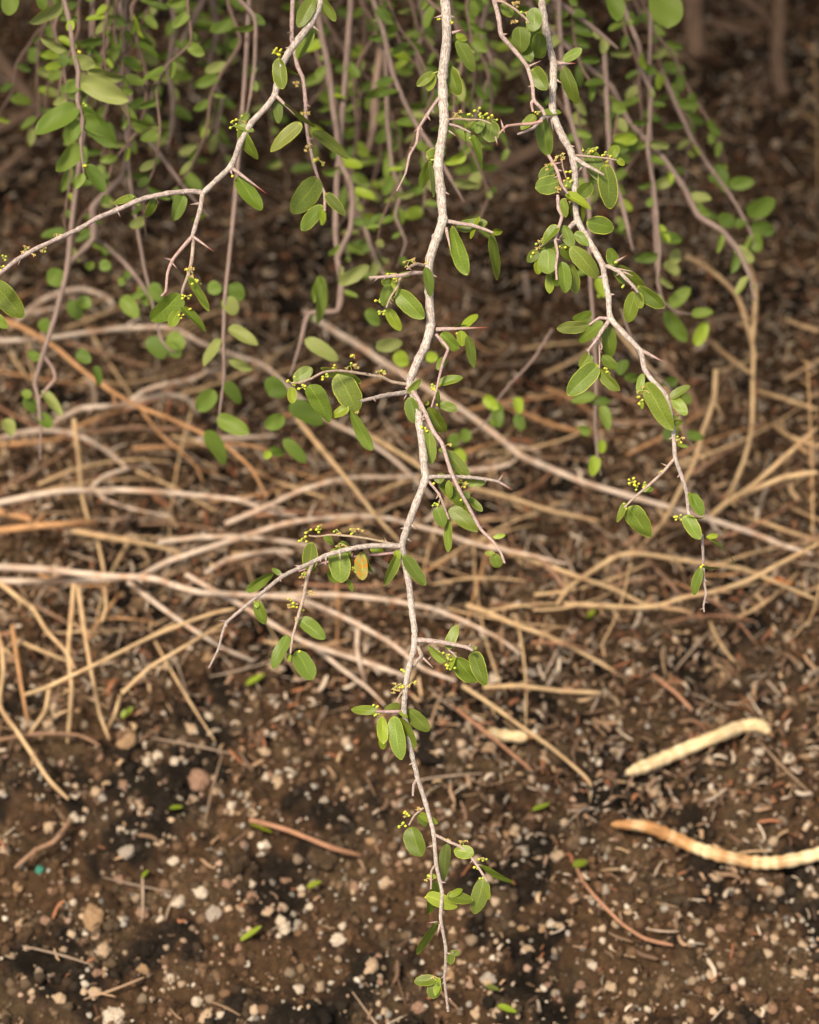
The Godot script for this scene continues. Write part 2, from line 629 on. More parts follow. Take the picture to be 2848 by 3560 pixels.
func scatter(called: String, label: String, category: String, mesh: Mesh, mat: Material, where: Array, tints: Array) -> void:
	var mm := MultiMesh.new()
	mm.transform_format = MultiMesh.TRANSFORM_3D
	mm.use_colors = true
	mm.mesh = mesh
	mm.instance_count = where.size()
	for i in where.size():
		mm.set_instance_transform(i, where[i])
		mm.set_instance_color(i, tints[i])
	var o := MultiMeshInstance3D.new()
	o.name = numbered(called)
	o.multimesh = mm
	o.material_override = mat
	add_child(o, true)
	tag(o, label, category, "", "stuff")

func spot() -> Vector3:
	# a place on the ground, denser where the photograph looks
	var z := -rng.randf_range(0.50, 1.65)
	var half := 0.10 + 0.17 * absf(z) * 1.15
	var x := rng.randf_range(-half, half)
	return Vector3(x, ground_y(x, z), z)

func litter() -> void:
	var wood := [Color(0.20, 0.12, 0.072), Color(0.32, 0.20, 0.12), Color(0.10, 0.058, 0.036), Color(0.36, 0.28, 0.215), Color(0.24, 0.10, 0.05), Color(0.42, 0.285, 0.165), Color(0.14, 0.085, 0.055), Color(0.46, 0.37, 0.28), Color(0.22, 0.14, 0.09), Color(0.08, 0.05, 0.034)]
	for kind in 4:
		var where := []
		var tints := []
		while where.size() < [7000, 9000, 5000, 12000][kind]:
			var q := spot()
			var p := see(q)
			var n := lerpf(1.0, lerpf(0.04, lerpf(0.5, 0.10, smoothstep(2700, 3200, p.y)), smoothstep(900, 2000, p.x)), smoothstep(2150, 2750, p.y + 400 * noise.get_noise_2d(p.x * 0.4, p.y * 0.4)))
			if rng.randf() > n: continue
			var l: float = 0.0026 + [0.014, 0.011, 0.016, 0.006][kind] * pow(rng.randf(), 2.4)
			var wd: float = minf(rng.randf_range(0.0026, 0.0085) * [0.6, 1.25, 0.55, 1.5][kind], l * 2.4)
			var b := Basis(Vector3.UP, rng.randf() * TAU) * Basis(Vector3.FORWARD, rng.randf_range(-0.6, 0.6)) * Basis(Vector3.RIGHT, rng.randf_range(-0.9, 0.9))
			where.append(Transform3D(b * Basis.from_scale(Vector3(l, wd, wd)), q + Vector3(0, rng.randf_range(0.0, 0.006), 0)))
			var c: Color = wood[rng.randi() % wood.size()]
			tints.append(c * rng.randf_range(0.45, 1.15))
		scatter("wood_litter", ["loose splinters of bark littering the soil", "curled brown bark flakes littering the soil", "broken bits of dead twig littering the soil", "brown crumbs of dead leaf littering the soil"][kind], "litter", splinter(kind + 1, [0.02, 0.14, 0.05, 0.2][kind]), M.chip, where, tints)
	var crumbs := []
	var ct := []
	for k in 30000:
		var q := spot()
		var r := 0.0006 + 0.0026 * pow(rng.randf(), 3.0)
		crumbs.append(Transform3D(Basis(Vector3(rng.randf(), 1, rng.randf()).normalized(), rng.randf() * TAU).scaled(Vector3.ONE * r), q))
		var t := soil_tone(q.x, q.z) * rng.randf_range(0.5, 1.7)
		if rng.randf() < 0.13: t = Color(0.30, 0.22, 0.15) * rng.randf_range(0.4, 1.1)
		ct.append(t)
	scatter("soil_crumbs", "fine crumbs of soil and grit over the ground", "grit", rock(3, Vector3(1, 0.8, 1), 1), M.crumb, crumbs, ct)
	var clods := []
	var clt := []
	for k in 1100:
		var q := spot()
		var r := 0.0025 + 0.0055 * pow(rng.randf(), 2.5)
		clods.append(Transform3D(Basis(Vector3(rng.randf(), 1, rng.randf()).normalized(), rng.randf() * TAU).scaled(Vector3(r, r * 0.7, r)), q - Vector3(0, r * 0.15, 0)))
		clt.append(soil_tone(q.x, q.z) * rng.randf_range(0.6, 1.5))
	scatter("soil_clods", "lumps of dark soil on the ground", "soil", rock(8, Vector3(1, 0.85, 1.1), 3), M.soil, clods, clt)
	var grit := []
	var gt := []
	while grit.size() < 2400:
		var q := spot()
		var p := see(q)
		if rng.randf() > lerpf(0.08, 1.0, smoothstep(2100, 2800, p.y)): continue
		var r := 0.0006 + 0.0013 * pow(rng.randf(), 2.0)
		grit.append(Transform3D(Basis(Vector3(rng.randf(), 1, rng.randf()).normalized(), rng.randf() * TAU).scaled(Vector3(r, r * 0.8, r)), q + Vector3(0, r * 0.3, 0)))
		gt.append([Color(0.48, 0.41, 0.33), Color(0.38, 0.27, 0.18), Color(0.33, 0.215, 0.155), Color(0.30, 0.26, 0.22)][rng.randi() % 4] * rng.randf_range(0.3, 1.0))
	scatter("fine_gravel", "fine pale gravel scattered through the dark soil", "gravel", rock(5, Vector3(1, 0.8, 1.1), 2), M.crumb, grit, gt)
	# thin dead straws lying about
	var straw := []
	var st := []
	while straw.size() < 520:
		var q := spot()
		var p := see(q)
		if rng.randf() > lerpf(1.0, 0.15, smoothstep(2100, 2600, p.y)): continue
		var b := Basis(Vector3.UP, rng.randf() * TAU) * Basis(Vector3.FORWARD, rng.randf_range(-0.12, 0.12))
		var l := rng.randf_range(0.014, 0.05)
		straw.append(Transform3D(b * Basis.from_scale(Vector3(l, 0.004, 0.0045)), q + Vector3(0, rng.randf_range(0.002, 0.007), 0)))
		st.append(Color(0.30, 0.19, 0.11).lerp(Color(0.34, 0.26, 0.20), rng.randf()) * rng.randf_range(0.45, 1.1))
	scatter("dead_straw", "thin dead straws lying over the litter", "litter", splinter(9, 0.06), M.chip, straw, st)

func pebble(label: String, f: String, x: float, y: float, wide: float, color: String, group := "", tall := 0.75, long := 1.0) -> void:
	use(f)
	var q := on_ground(F(x, y), 0.0)
	var d := (q - Vector3(0, EYE, 0)).length()
	var r := wide / fr.z * px_size(d)
	var o := put(self, "pebble", stone[rng.randi() % stone.size()], M["stone_" + color], Transform3D(Basis(Vector3.UP, rng.randf() * TAU) * Basis.from_scale(Vector3(r * long, r * tall, r)), q + Vector3(0, r * tall * 0.15, 0)))
	tag(o, label, "pebble", group)

func pebbles() -> void:
	for e in [
		["big white stone cut off by the bottom edge at the left", "K", 680, 1700, 88, "white"], ["large tan stone lying below the upright stems at the lower left", "H", 760, 1500, 80, "tan"],
		["large pale grey pebble at the lower left, right of a small white one", "K", 765, 698, 60, "grey"], ["round white pebble right of the large pale grey one", "K", 1045, 750, 48, "white"],
		["white pebble touching the end of the long left stalk, lower of two", "K", 445, 488, 42, "white"], ["white pebble at the tip of the long left stalk, upper of two", "K", 452, 360, 40, "white"],
		["cream pebble left of the two white ones by the left stalk's end", "K", 300, 548, 54, "cream"], ["oblong white pebble standing upright in the left gravel", "K", 728, 570, 40, "white"],
		["oblong white pebble lying level at the lower left", "K", 1072, 996, 48, "white"], ["large grey pebble beside the dark hollow left of the tip", "K", 1282, 1062, 64, "grey"],
		["big cream pebble low at the left, lying level", "K", 610, 1302, 66, "cream"], ["tan lump with a lit top edge at the lower left", "K", 560, 1092, 84, "tan"],
		["large pinkish grey stone in the dark soil left of the middle branch", "K", 1200, 268, 84, "pink"], ["round cream pebble near the bottom edge at the left", "K", 566, 1535, 56, "cream"],
		["bone-like pale chip near the bottom left corner", "K", 360, 1570, 48, "cream"], ["pale stick-shaped pebble joined to the bone-like chip", "K", 425, 1470, 40, "cream"],
		["tan pebble above the bottom edge, left of the middle", "K", 858, 1402, 52, "tan"], ["pale pebble pair near the bottom edge below the middle", "K", 1182, 1590, 46, "white"],
		["small white pebble left of the pale pair at the bottom", "K", 980, 1522, 26, "white"], ["pinkish cream pebble in the middle of the left gravel", "K", 858, 1062, 46, "pink"],
		["small white pebble beneath the teal bit", "K", 440, 995, 30, "white"], ["small grey-white pebble above the small white one", "K", 462, 868, 36, "grey"],
		["white pebble high in the gravel under the middle branch's left twig", "K", 1610, 250, 42, "white"], ["white pebble left of the yellow-green fallen leaf's stick", "K", 1388, 412, 34, "white"],
		["oblong cream pebble beside the reddish-brown straight stick", "K", 1515, 460, 44, "cream"], ["white pebble right of the dark hollow", "K", 1510, 890, 42, "white"],
		["orange pink pebble left of the white one by the hollow", "K", 1360, 885, 50, "pink"], ["cream pebble right of the dark hollow, lower down", "K", 1610, 1050, 44, "cream"],
		["pale slanted pebble by the slim yellow-green leaf", "K", 1690, 1110, 44, "white"], ["pale pebble in the lower left gravel with a rounded top", "K", 965, 1100, 34, "white"],
		["pink pebble near the long left stalk's middle", "K", 740, 292, 40, "pink"], ["pale grey pebble among the upper left gravel", "K", 620, 490, 36, "grey"],
		["slanted white pebble below the large tan stone", "K", 950, 120, 44, "white"], ["white pebble just right of the slanted one below the large tan stone", "K", 1045, 150, 38, "white"],
		["pinkish pebble left of the slanted white one", "K", 598, 125, 36, "pink"], ["pale pebble in the top row of gravel", "H", 1255, 1365, 40, "white"],
		["tan pebble in the top row of gravel, left one", "H", 1150, 1440, 42, "cream"], ["white pebble in the top row of gravel, right one", "H", 1585, 1470, 46, "white"],
		["cream pebble below the white one of the top row", "H", 1590, 1570, 52, "cream"], ["teal bit of stone at the left among brown soil", "K", 236, 800, 36, "teal"],
		["salmon pebble at the left below the teal bit", "K", 312, 930, 36, "pink"], ["orange tan pebble at the left edge of the gravel", "K", 105, 898, 44, "tan"],
		["salmon pebble in the middle of the left gravel, near the small green leaf", "K", 718, 862, 42, "pink"], ["white pebble near the left edge, lower down", "K", 120, 1130, 40, "cream"],
		["pale pebble at the far left above the bottom corner", "K", 232, 1415, 36, "white"], ["pale pebble left of the bone-like chip", "K", 150, 1460, 32, "cream"],
		["white pebble left of the middle branch's stub", "L", 30, 138, 24, "white"], ["tan pebble left of the reddish-brown straight stick's end", "L", 385, 355, 26, "tan"],
		["white pebble right of the middle branch's flower twig", "L", 735, 240, 20, "white"], ["white pebble right of the middle branch's stub, lower", "L", 648, 262, 16, "white"],
		["grey-white pebble left of the middle branch, in the open", "L", 483, 232, 18, "grey"], ["cream pebble left of the lowest leaves of the middle branch", "L", 430, 500, 26, "cream"],
		["slanted cream pebble left of the middle branch's lower leaves", "L", 175, 580, 22, "white"], ["white pebble under the slanted one at the bottom middle", "L", 75, 632, 26, "cream"],
		["pale oblong pebble right of the middle branch's lowest thorn", "L", 660, 665, 26, "cream"], ["grey-white pebble right of the middle branch's tip", "L", 720, 785, 22, "grey"],
		["tan pebble right of the middle branch above the tip", "L", 915, 728, 24, "cream"], ["white pebble at the bottom edge right of the branch tip", "L", 742, 948, 28, "cream"],
		["white pebble left of the branch tip near the bottom", "L", 130, 865, 30, "white"], ["small bright white pebble left of the branch tip", "L", 65, 860, 14, "white"],
		["pink pebble left of the tip in the dark soil", "L", 408, 748, 16, "pink"], ["pale pebble behind the middle branch's lower twig", "L", 555, 570, 22, "cream"],
		["white pebble under the upper pod's lower end", "M", 412, 180, 36, "cream"], ["cream pebble between the two pods", "M", 440, 230, 26, "cream"],
		["white pebble between the two pods at the right", "M", 690, 298, 20, "white"], ["small grey-blue pebble touching the lower pod", "M", 518, 322, 16, "grey"],
		["large white pebble under the lower pod at the right", "M", 795, 492, 38, "white"], ["pale grey pebble under the lower pod's middle", "M", 675, 525, 24, "grey"],
		["white pebble at the right edge under the lower pod", "M", 945, 520, 22, "white"], ["pink pebble between the two pods", "M", 495, 240, 26, "pink"],
		["oblong cream pebble above the reddish-brown curved stick", "M", 330, 600, 22, "cream"], ["white pebble left of the curved stick's lower half", "M", 68, 640, 24, "white"],
		["white pebble at the lower right, above the slanted tan one", "M", 210, 782, 26, "white"], ["slanted tan pebble at the lower right", "M", 272, 855, 30, "cream"],
		["blue-grey oblong pebble near the lower right edge", "M", 895, 738, 28, "grey"], ["cream pebble near the bottom right, right of the slanted tan one", "M", 345, 832, 20, "cream"],
		["white pebble at the bottom right beneath the slanted tan one", "M", 172, 912, 20, "white"], ["pale pebble near the bottom edge at the right", "M", 395, 932, 18, "white"],
		["salmon pebble near the curved stick's end", "M", 540, 655, 14, "pink"], ["white round pebble lying near the long curved stalk at the right", "G", 1310, 1062, 38, "white"],
		["pale stone right of the tip of the right branch", "J", 1620, 640, 50, "grey"], ["cream stone in the litter at the right above the pod", "J", 1620, 1265, 38, "cream"],
		["white stone in the litter above the upper pod", "J", 1308, 1162, 30, "white"], ["pale stone at the right edge beside the upper pod", "J", 1625, 1620, 50, "white"],
		["cream pebble left of the upper pod's lower end", "J", 165, 1610, 44, "cream"], ["pale tan stone hidden in the stalks at the lower left", "H", 835, 700, 66, "tan"],
		["pale pebble among the upright stems at the lower left", "H", 335, 1250, 36, "pink"], ["cream pebble below the left twig's tip", "H", 1250, 1015, 46, "tan"]]:
		pebble(e[0], e[1], e[2], e[3], e[4] * (0.70 if e[4] > 60 else 0.64), e[5], "", 0.72, rng.randf_range(1.0, 1.35))
	use("V")
	var spots := [["the big white stone at the bottom edge", 239, 2140], ["the large tan stone at the lower left", 266, 1557], ["the large pale grey pebble at the lower left", 268, 1796], ["the teal bit at the left", 83, 1831], ["the slim yellow-green leaf on the soil", 527, 1964], ["the bone-like chip", 126, 2102], ["the dark hollow left of the branch tip", 500, 1905], ["the pinkish grey stone", 421, 1645], ["the reddish-brown straight stick", 660, 1765], ["the tip of the middle branch", 943, 2128], ["the lowest leaves of the middle branch", 905, 2080], ["the lower flower twig", 1000, 1800], ["the upper pod", 1450, 1590], ["the lower pod", 1500, 1790], ["the curved reddish stick", 1300, 1920], ["the short pale pod", 1065, 1545], ["the bright green fallen leaf", 1138, 1698], ["the olive leaf near the bottom edge", 1066, 2122], ["the long left stalk's end", 155, 1690], ["the bottom right corner", 1720, 2150], ["the bottom left corner", 5, 2150], ["the right edge below the pods", 1720, 1950], ["the grey-brown bent stick", 95, 1775], ["the middle branch's bare stub", 870, 1665], ["the tip of the left twig", 445, 1400]]
	var done := {}
	var order := ["", "nearest of its colour ", "second nearest of its colour ", "third nearest of its colour ", "fourth nearest of its colour ", "fifth nearest of its colour "]
	var told := []
	for k in 4000:
		if told.size() >= 205: break
		var x := rng.randf_range(5, 1720)
		var y := rng.randf_range(1330, 2150)
		if rng.randf() > lerpf(0.15, 1.0, smoothstep(1380, 1700, y + (160 if x < 900 else -60))): continue
		var col: String = ["white", "cream", "cream", "tan", "pink", "pink", "grey"][rng.randi() % 7]
		var best: Array = spots[0]
		for e in spots:
			if Vector2(x, y).distance_to(Vector2(e[1], e[2])) < Vector2(x, y).distance_to(Vector2(best[1], best[2])): best = e
		var off := Vector2(x - best[1], y - best[2])
		var way := ("right of " if off.x > 0 else "left of ") if absf(off.x) > absf(off.y) else ("below " if off.y > 0 else "above ")
		told.append([off.length(), col, way + best[0], x, y, 4.0 + 9.0 * pow(rng.randf(), 2.4)])
	told.sort_custom(func(p, q): return p[0] < q[0])
	for e in told:
		var key: String = e[1] + e[2]
		done[key] = done.get(key, 0) + 1
		var rank: String = ["nearest", "second nearest", "third nearest", "fourth nearest", "fifth nearest", "sixth nearest", "seventh nearest", "eighth nearest"][mini(done[key] - 1, 7)]
		pebble("small %s pebble %s, the %s" % [e[1], e[2], rank], "V", e[3], e[4], e[5], e[1], "small pebbles in the dark soil", 0.75, rng.randf_range(0.9, 1.7))

func fallen() -> void:
	rough = false
	for e in [
		["slim yellow-green leaf lying on the soil at the lower left", "K", 1442, 1222, 1565, 1135, 40, "y"], ["bright green leaf lying left of the upper pod", "M", 2, 250, 60, 228, 22, "y"],
		["yellow-green leaf bit at the top of the curved reddish stick", "M", 142, 440, 190, 425, 36, "y"], ["olive leaf lying near the bottom edge right of the branch tip", "L", 815, 915, 876, 938, 26, "y"],
		["small pale green leaf above the olive one at the bottom", "L", 775, 848, 815, 862, 20, "o"], ["green leaf bit by the reddish-brown straight stick's left end", "K", 1500, 520, 1630, 570, 36, "y"],
		["tiny yellow leaf bit in the upper left gravel", "K", 1018, 428, 1088, 420, 38, "y"], ["tiny green leaf bit in the left gravel", "K", 850, 845, 888, 805, 36, "y"],
		["yellow-green leaf bit lying under the left twig's tip", "H", 1475, 1170, 1580, 1110, 48, "y"], ["yellow leaf bit at the end of the short tan stick, lower left", "H", 725, 1365, 795, 1310, 44, "y"],
		["yellow leaf bit beside the short grey stick at the lower right", "J", 415, 775, 462, 720, 40, "y"], ["tiny green leaf bit right of the middle branch's stub", "L", 570, 190, 600, 182, 22, "y"],
		["small green leaf bit left of the middle branch's lower leaves", "L", 165, 512, 210, 495, 28, "y"], ["dry orange leaf lying at the right under the long grey stalk", "J", 1480, 545, 1660, 560, 70, "d"]]:
		use(e[1])
		var a := on_ground(F(e[2], e[3]), 0.004)
		var b := on_ground(F(e[4], e[5]), 0.009)
		var l := a.distance_to(b)
		var y := (b - a).normalized()
		var x := y.cross(Vector3.UP).normalized()
		var w: float = e[6] / fr.z * px_size(1.2)
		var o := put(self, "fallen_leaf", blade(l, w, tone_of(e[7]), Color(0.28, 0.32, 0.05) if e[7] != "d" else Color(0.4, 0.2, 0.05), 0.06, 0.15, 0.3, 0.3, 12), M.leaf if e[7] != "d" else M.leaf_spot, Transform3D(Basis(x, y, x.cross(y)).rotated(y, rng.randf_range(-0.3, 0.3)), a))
		if e[7] == "d": o.mesh = blade(l, w, Color(0.42, 0.17, 0.05), Color(0.4, 0.2, 0.06), 0.06, 0.15, 0.3, 0.3, 12)
		tag(o, e[0], "leaf", "")

func pod(label: String, f: String, r: float, beads: float, xy: Array, stain: float) -> void:
	use(f)
	var pts := []
	for i in range(0, xy.size(), 2): pts.append(on_ground(F(xy[i], xy[i + 1]), 0.0085))
	pts = curve(pts, 16)
	var v := PackedVector3Array()
	var rr := PackedFloat32Array()
	var c := PackedColorArray()
	for i in pts.size():
		var t := float(i) / (pts.size() - 1)
		var q: Vector3 = pts[i]
		v.append(q)
		var d := (q - Vector3(0, EYE, 0)).length()
		var b := absf(sin((t + 0.012 * noise.get_noise_2d(t * 500.0, beads * 70.0)) * PI * beads)) * clampf(0.75 + 0.8 * noise.get_noise_2d(t * 1300.0, beads * 31.0), 0.3, 1.0)
		rr.append(r / fr.z * px_size(d) * (0.84 + 0.22 * b) * pow(clampf(minf(t, 1 - t) * 7.0 + 0.10, 0, 1), 0.55))
		var n := noise.get_noise_2d(t * 900.0, stain * 333.0)
		c.append(Color(0.66, 0.50, 0.28).lerp(Color(0.74, 0.63, 0.42), b).lerp(Color(0.44, 0.29, 0.15), clampf(0.5 * noise.get_noise_2d(t * 2100.0 + 80.0, r * 40.0) + 0.08, 0, 0.5)).lerp(Color(0.40, 0.19, 0.07), clampf(stain * (0.75 - t * 1.05) * 1.6 + n * stain * 1.3, 0, 0.9)))
	var s := Soup.new()
	tube(s, v, rr, c, 14, 0.05)
	begin("seed_pod", label, "seed pod", "dry seed pods on the ground", v[0])
	part("husk", mesh_of(s), M.dry)
	var tip := Soup.new()
	var k := v.size() - 1
	var dir := (v[k] - v[k - 4]).normalized()
	tube(tip, PackedVector3Array([v[k] - dir * 0.001, v[k] + dir * 0.002 + Vector3(0, 0.0005, 0), v[k] + dir * 0.0045]), PackedFloat32Array([0.0011, 0.0007, 0.0003]), PackedColorArray([Color(0.4, 0.25, 0.12), Color(0.35, 0.2, 0.1), Color(0.3, 0.17, 0.08)]), 7)
	part("pod_tip", mesh_of(tip), M.dry)

func told_by(what: String, x: float, y: float, spots: Array, done: Dictionary) -> String:  # which one it is, by the landmark it lies nearest to
	var best: Array = spots[0]
	for e in spots:
		if Vector2(x, y).distance_to(Vector2(e[1], e[2])) < Vector2(x, y).distance_to(Vector2(best[1], best[2])): best = e
	var off := Vector2(x - best[1], y - best[2])
	var way := ("right of " if off.x > 0 else "left of ") if absf(off.x) > absf(off.y) else ("below " if off.y > 0 else "above ")
	var key: String = what + way + best[0]
	done[key] = done.get(key, 0) + 1
	var rank: String = ["", ", the second one", ", the third one", ", the fourth one", ", the fifth one", ", the sixth one", ", the seventh one", ", the eighth one", ", the ninth one", ", the tenth one"][mini(done[key] - 1, 9)]
	return what + " " + way + best[0] + rank

func pods() -> void:
	pod("cream ribbed seed pod lying slantwise at the lower right", "J", 43, 17, [650,1705, 770,1660, 900,1605, 1150,1500, 1350,1425, 1450,1420, 1510,1465], 0.0)
	pod("curved seed pod at the right edge, brown at one end and cream at the other", "M", 24, 21, [272,300, 380,305, 470,338, 550,375, 640,405, 750,428, 850,428, 980,400, 1060,372], 1.0)
	pod("short pale pod fragment right of the middle branch", "I", 38, 3, [1368,1458, 1440,1475, 1520,1482, 1612,1490], 0.12)

func crown() -> void:
	# the shrub itself, above the frame, from which the branches hang and which shades the ground
	begin("shrub", "leafy body of the thorny shrub above the top edge, from which the branches hang", "shrub", "", Vector3(0, 0, -1.75))
	var where := []
	var tints := []
	while where.size() < 60000:
		var q := Vector3(rng.randf_range(-1.35, 1.35), rng.randf_range(0.12, 1.6), rng.randf_range(-2.7, -0.74))
		if q.y < EYE - absf(q.z) * 0.70 + 0.06 or q.y < 0.62 and q.z > -0.95: continue
		if q.y > 1.0 + 0.65 * minf(absf(q.z) - 0.6, 1.0): continue
		if noise.get_noise_3d(q.x * 350, q.y * 350, q.z * 350) < -0.18: continue
		var l := rng.randf_range(0.020, 0.036)
		var b := Basis(Vector3(rng.randf_range(-1, 1), rng.randf_range(-1, 1), rng.randf_range(-1, 1)).normalized(), rng.randf() * TAU)
		where.append(Transform3D(b * Basis.from_scale(Vector3(l * 0.55, l, l)), q - thing.position))
		tints.append(Color(0.096, 0.138, 0.016) * rng.randf_range(0.6, 1.3))
	var mm := MultiMesh.new()
	mm.transform_format = MultiMesh.TRANSFORM_3D
	mm.use_colors = true
	mm.mesh = leaf_far[0]
	mm.instance_count = where.size()
	for i in where.size():
		mm.set_instance_transform(i, where[i])
		mm.set_instance_color(i, tints[i])
	var o := MultiMeshInstance3D.new()
	o.name = "foliage"
	o.multimesh = mm
	o.material_override = M.plain
	o.set_meta("kind", "stuff")
	thing.add_child(o, true)
	for k in 16:
		var s := Soup.new()
		var a := Vector3(rng.randf_range(-0.5, 0.5), 0.0, rng.randf_range(-2.0, -1.7))
		var b := a + Vector3(rng.randf_range(-0.5, 0.5), rng.randf_range(0.8, 1.2), rng.randf_range(-0.2, 0.5))
		var c := b + Vector3(rng.randf_range(-0.4, 0.4), rng.randf_range(-0.2, 0.2), rng.randf_range(0.2, 0.5))
		var pts := curve([a, a.lerp(b, 0.5) + Vector3(0.05, 0, -0.06), b, c], 5)
		var v := PackedVector3Array(pts)
		var r := PackedFloat32Array()
		var cc := PackedColorArray()
		for i in pts.size():
			r.append(lerpf(0.011, 0.003, float(i) / (pts.size() - 1)))
			cc.append(Color(0.62, 0.50, 0.42))
		tube(s, v, r, cc, 7)
		part("limb", mesh_of(s), M.bark_far)


# ---------- the branches in focus
func middle_branch() -> void:
	rough = false
	base_depth = 1.0
	depth_tilt = 0.0
	use("V")
	begin("thorny_branch", "longest grey thorny branch hanging down the middle to the bottom edge", "branch", "sharp thorny branches hanging in front", at(F(935, -10), 1.0))
	stem("stem", [925,-130, 935,-20, 941,40, 940,100, 932,160, 934,220, 936,255, 928,310, 923,350, 928,400, 933,462, 920,500, 905,545, 903,575, 904,615, 907,685, 895,730, 882,756, 864,798, 866,815, 880,860, 884,896, 892,960, 893,984, 896,1008, 879,1054, 859,1107, 848,1142, 849,1170, 861,1223, 866,1275, 873,1328, 872,1363, 859,1416, 852,1469, 851,1497, 858,1539, 868,1591, 877,1626, 880,1640, 897,1693, 913,1754, 919,1822, 931,1878, 928,1934, 939,1996, 938,2045, 936,2063, 944,2130], 10.6, 2.6, Color(1, 1, 1), "bark", 0.0, 14)
	use("B")
	thorn(1100, 95, 1048, 108, 9, 0.3)
	thorn(1160, 197, 1226, 177, 11)
	buds(1085, 122, 2, 16); buds(1160, 130, 2, 14)
	leaf(1185, 245, 1300, 418, 76); leaf(1182, 205, 1245, 242, 45, "y"); leaf(1140, 390, 1192, 565, 105, "b")
	leaf(1052, 437, 948, 515, 52); leaf(1050, 440, 1013, 545, 54, "y"); stalklet(1085, 430, 1050, 438)
	stem("twig", [1082,585, 1010,690, 960,770, 945,860, 905,930, 880,1040, 828,1145], 11, 5, Color(1, 0.9, 0.93), "twig", -0.01)
	thorn(955, 770, 930, 790, 5, 0)
	stem("twig", [1140,715, 1200,712, 1260,718, 1330,718, 1390,740], 7, 5, Color(0.85, 0.85, 0.6), "twig", -0.012)
	buds(1185, 685, 0, 34, 6); buds(1262, 690, 3, 22); buds(1312, 668, 3, 26); buds(1350, 695, 5, 30); buds(1395, 715, 6, 40)
	leaf(1398, 722, 1385, 852, 112); leaf(1345, 725, 1302, 795, 52); leaf(1252, 728, 1230, 855, 24); leaf(1312, 735, 1257, 788, 44, "b")
	stem("twig", [1145,745, 1200,760, 1270,795], 8, 6, Color(0.9, 0.85, 0.85), "twig", -0.006)
	buds(1272, 840, 3, 30, 3); leaf(1290, 808, 1335, 1012, 60)
	thorn(1140, 785, 1190, 820, 6)
	leaf(1006, 945, 1132, 905, 76); leaf(1035, 960, 960, 1132, 64); leaf(1032, 965, 1066, 1176, 50)
	stalklet(1070, 960, 1030, 960, 4); thorn(1030, 965, 992, 972, 4)
	stem("twig", [1125,1325, 1200,1340, 1280,1352, 1360,1378, 1405,1396], 13, 8, Color(1, 0.97, 0.97), "twig", -0.01)
	thorn(1400, 1394, 1440, 1411, 8)
	leaf(1185, 1362, 1368, 1337, 80, "b"); leaf(1270, 1432, 1295, 1298, 28, "y"); leaf(1400, 1392, 1461, 1378, 46, "y"); leaf(1157, 1356, 1210, 1646, 62); leaf(1396, 1402, 1440, 1677, 70)
	thorn(1122, 1365, 1153, 1505, 12, 0.2)
	stem("twig", [1000,1640, 930,1635, 860,1650, 760,1660, 662,1665], 14, 8, Color(1, 0.93, 0.93), "twig", -0.015)
	thorn(690, 1662, 668, 1682, 6, 0.2)
	stem("twig", [990,1592, 950,1583, 915,1595, 890,1615], 10, 7, Color(0.8, 0.78, 0.65), "twig", -0.01)
	buds(905, 1560, 0, 44, 6); buds(1020, 1575, 1, 24, 3); buds(790, 1640, 4, 34, 3)
	leaf(932, 1642, 790, 1637, 40); leaf(735, 1687, 803, 1684, 58); leaf(1002, 1602, 1044, 1767, 62)
	use("E")
	stem("twig", [880,100, 850,115, 830,170, 790,230, 765,292], 9, 5, Color(0.85, 0.86, 0.62), "twig", -0.01)
	leaf(790, 152, 745, 280, 72); leaf(828, 192, 988, 355, 116); leaf(768, 300, 848, 434, 72, "y")
	buds(715, 252, 4, 26); buds(745, 315, 5, 26); buds(805, 235, 3, 20); buds(815, 120, 3, 20, 2)
	thorn(1065, 423, 1376, 411, 14)
	leaf(1210, 420, 1308, 320, 50, "y"); leaf(1165, 406, 1240, 378, 15); leaf(1092, 447, 1192, 543, 98); leaf(1213, 430, 1222, 523, 60, "y"); buds(1188, 452, 1, 8); leaf(1253, 460, 1289, 653, 58)
	stem("twig", [1065,455, 1095,490, 1135,540, 1105,620, 1080,720, 1062,800, 1035,890], 11, 5, Color(1, 0.85, 0.92), "twig", -0.01)
	thorn(1130, 540, 1156, 550, 5, 0.3)
	leaf(1118, 588, 1073, 662, 54); leaf(1080, 752, 1215, 702, 52); buds(1057, 760, 6, 24); leaf(1066, 785, 1080, 925, 36); leaf(1085, 868, 1190, 905, 60); buds(1082, 875, 2, 12)
	stem("twig", [885,752, 800,738, 740,710, 660,695, 580,682, 500,672, 440,672, 380,682, 310,720, 240,742, 195,748], 10, 5, Color(0.92, 0.9, 0.74), "twig", -0.02)
	thorn(910, 745, 820, 668, 10, 0.3)
	buds(725, 675, 2, 30, 5); buds(550, 640, 1, 44, 8); buds(560, 590, 2, 20, 3); buds(455, 645, 3, 26); buds(400, 708, 4, 26); buds(195, 742, 6, 30); buds(205, 710, 2, 16); buds(262, 772, 6, 32)
	leaf(212, 737, 314, 652, 80); leaf(196, 768, 200, 867, 56, "y"); leaf(300, 758, 438, 957, 132); leaf(470, 690, 592, 905, 150); leaf(370, 656, 614, 742, 48); leaf(538, 885, 440, 947, 66, "y"); leaf(550, 905, 669, 1152, 52); leaf(570, 740, 600, 840, 70, "b")
	buds(578, 920, 2, 24, 1)
	stem("twig", [890,800, 780,815, 700,832, 612,852], 15, 9, Color(1, 1, 1), "bark", -0.012)
	thorn(885, 815, 868, 850, 6)
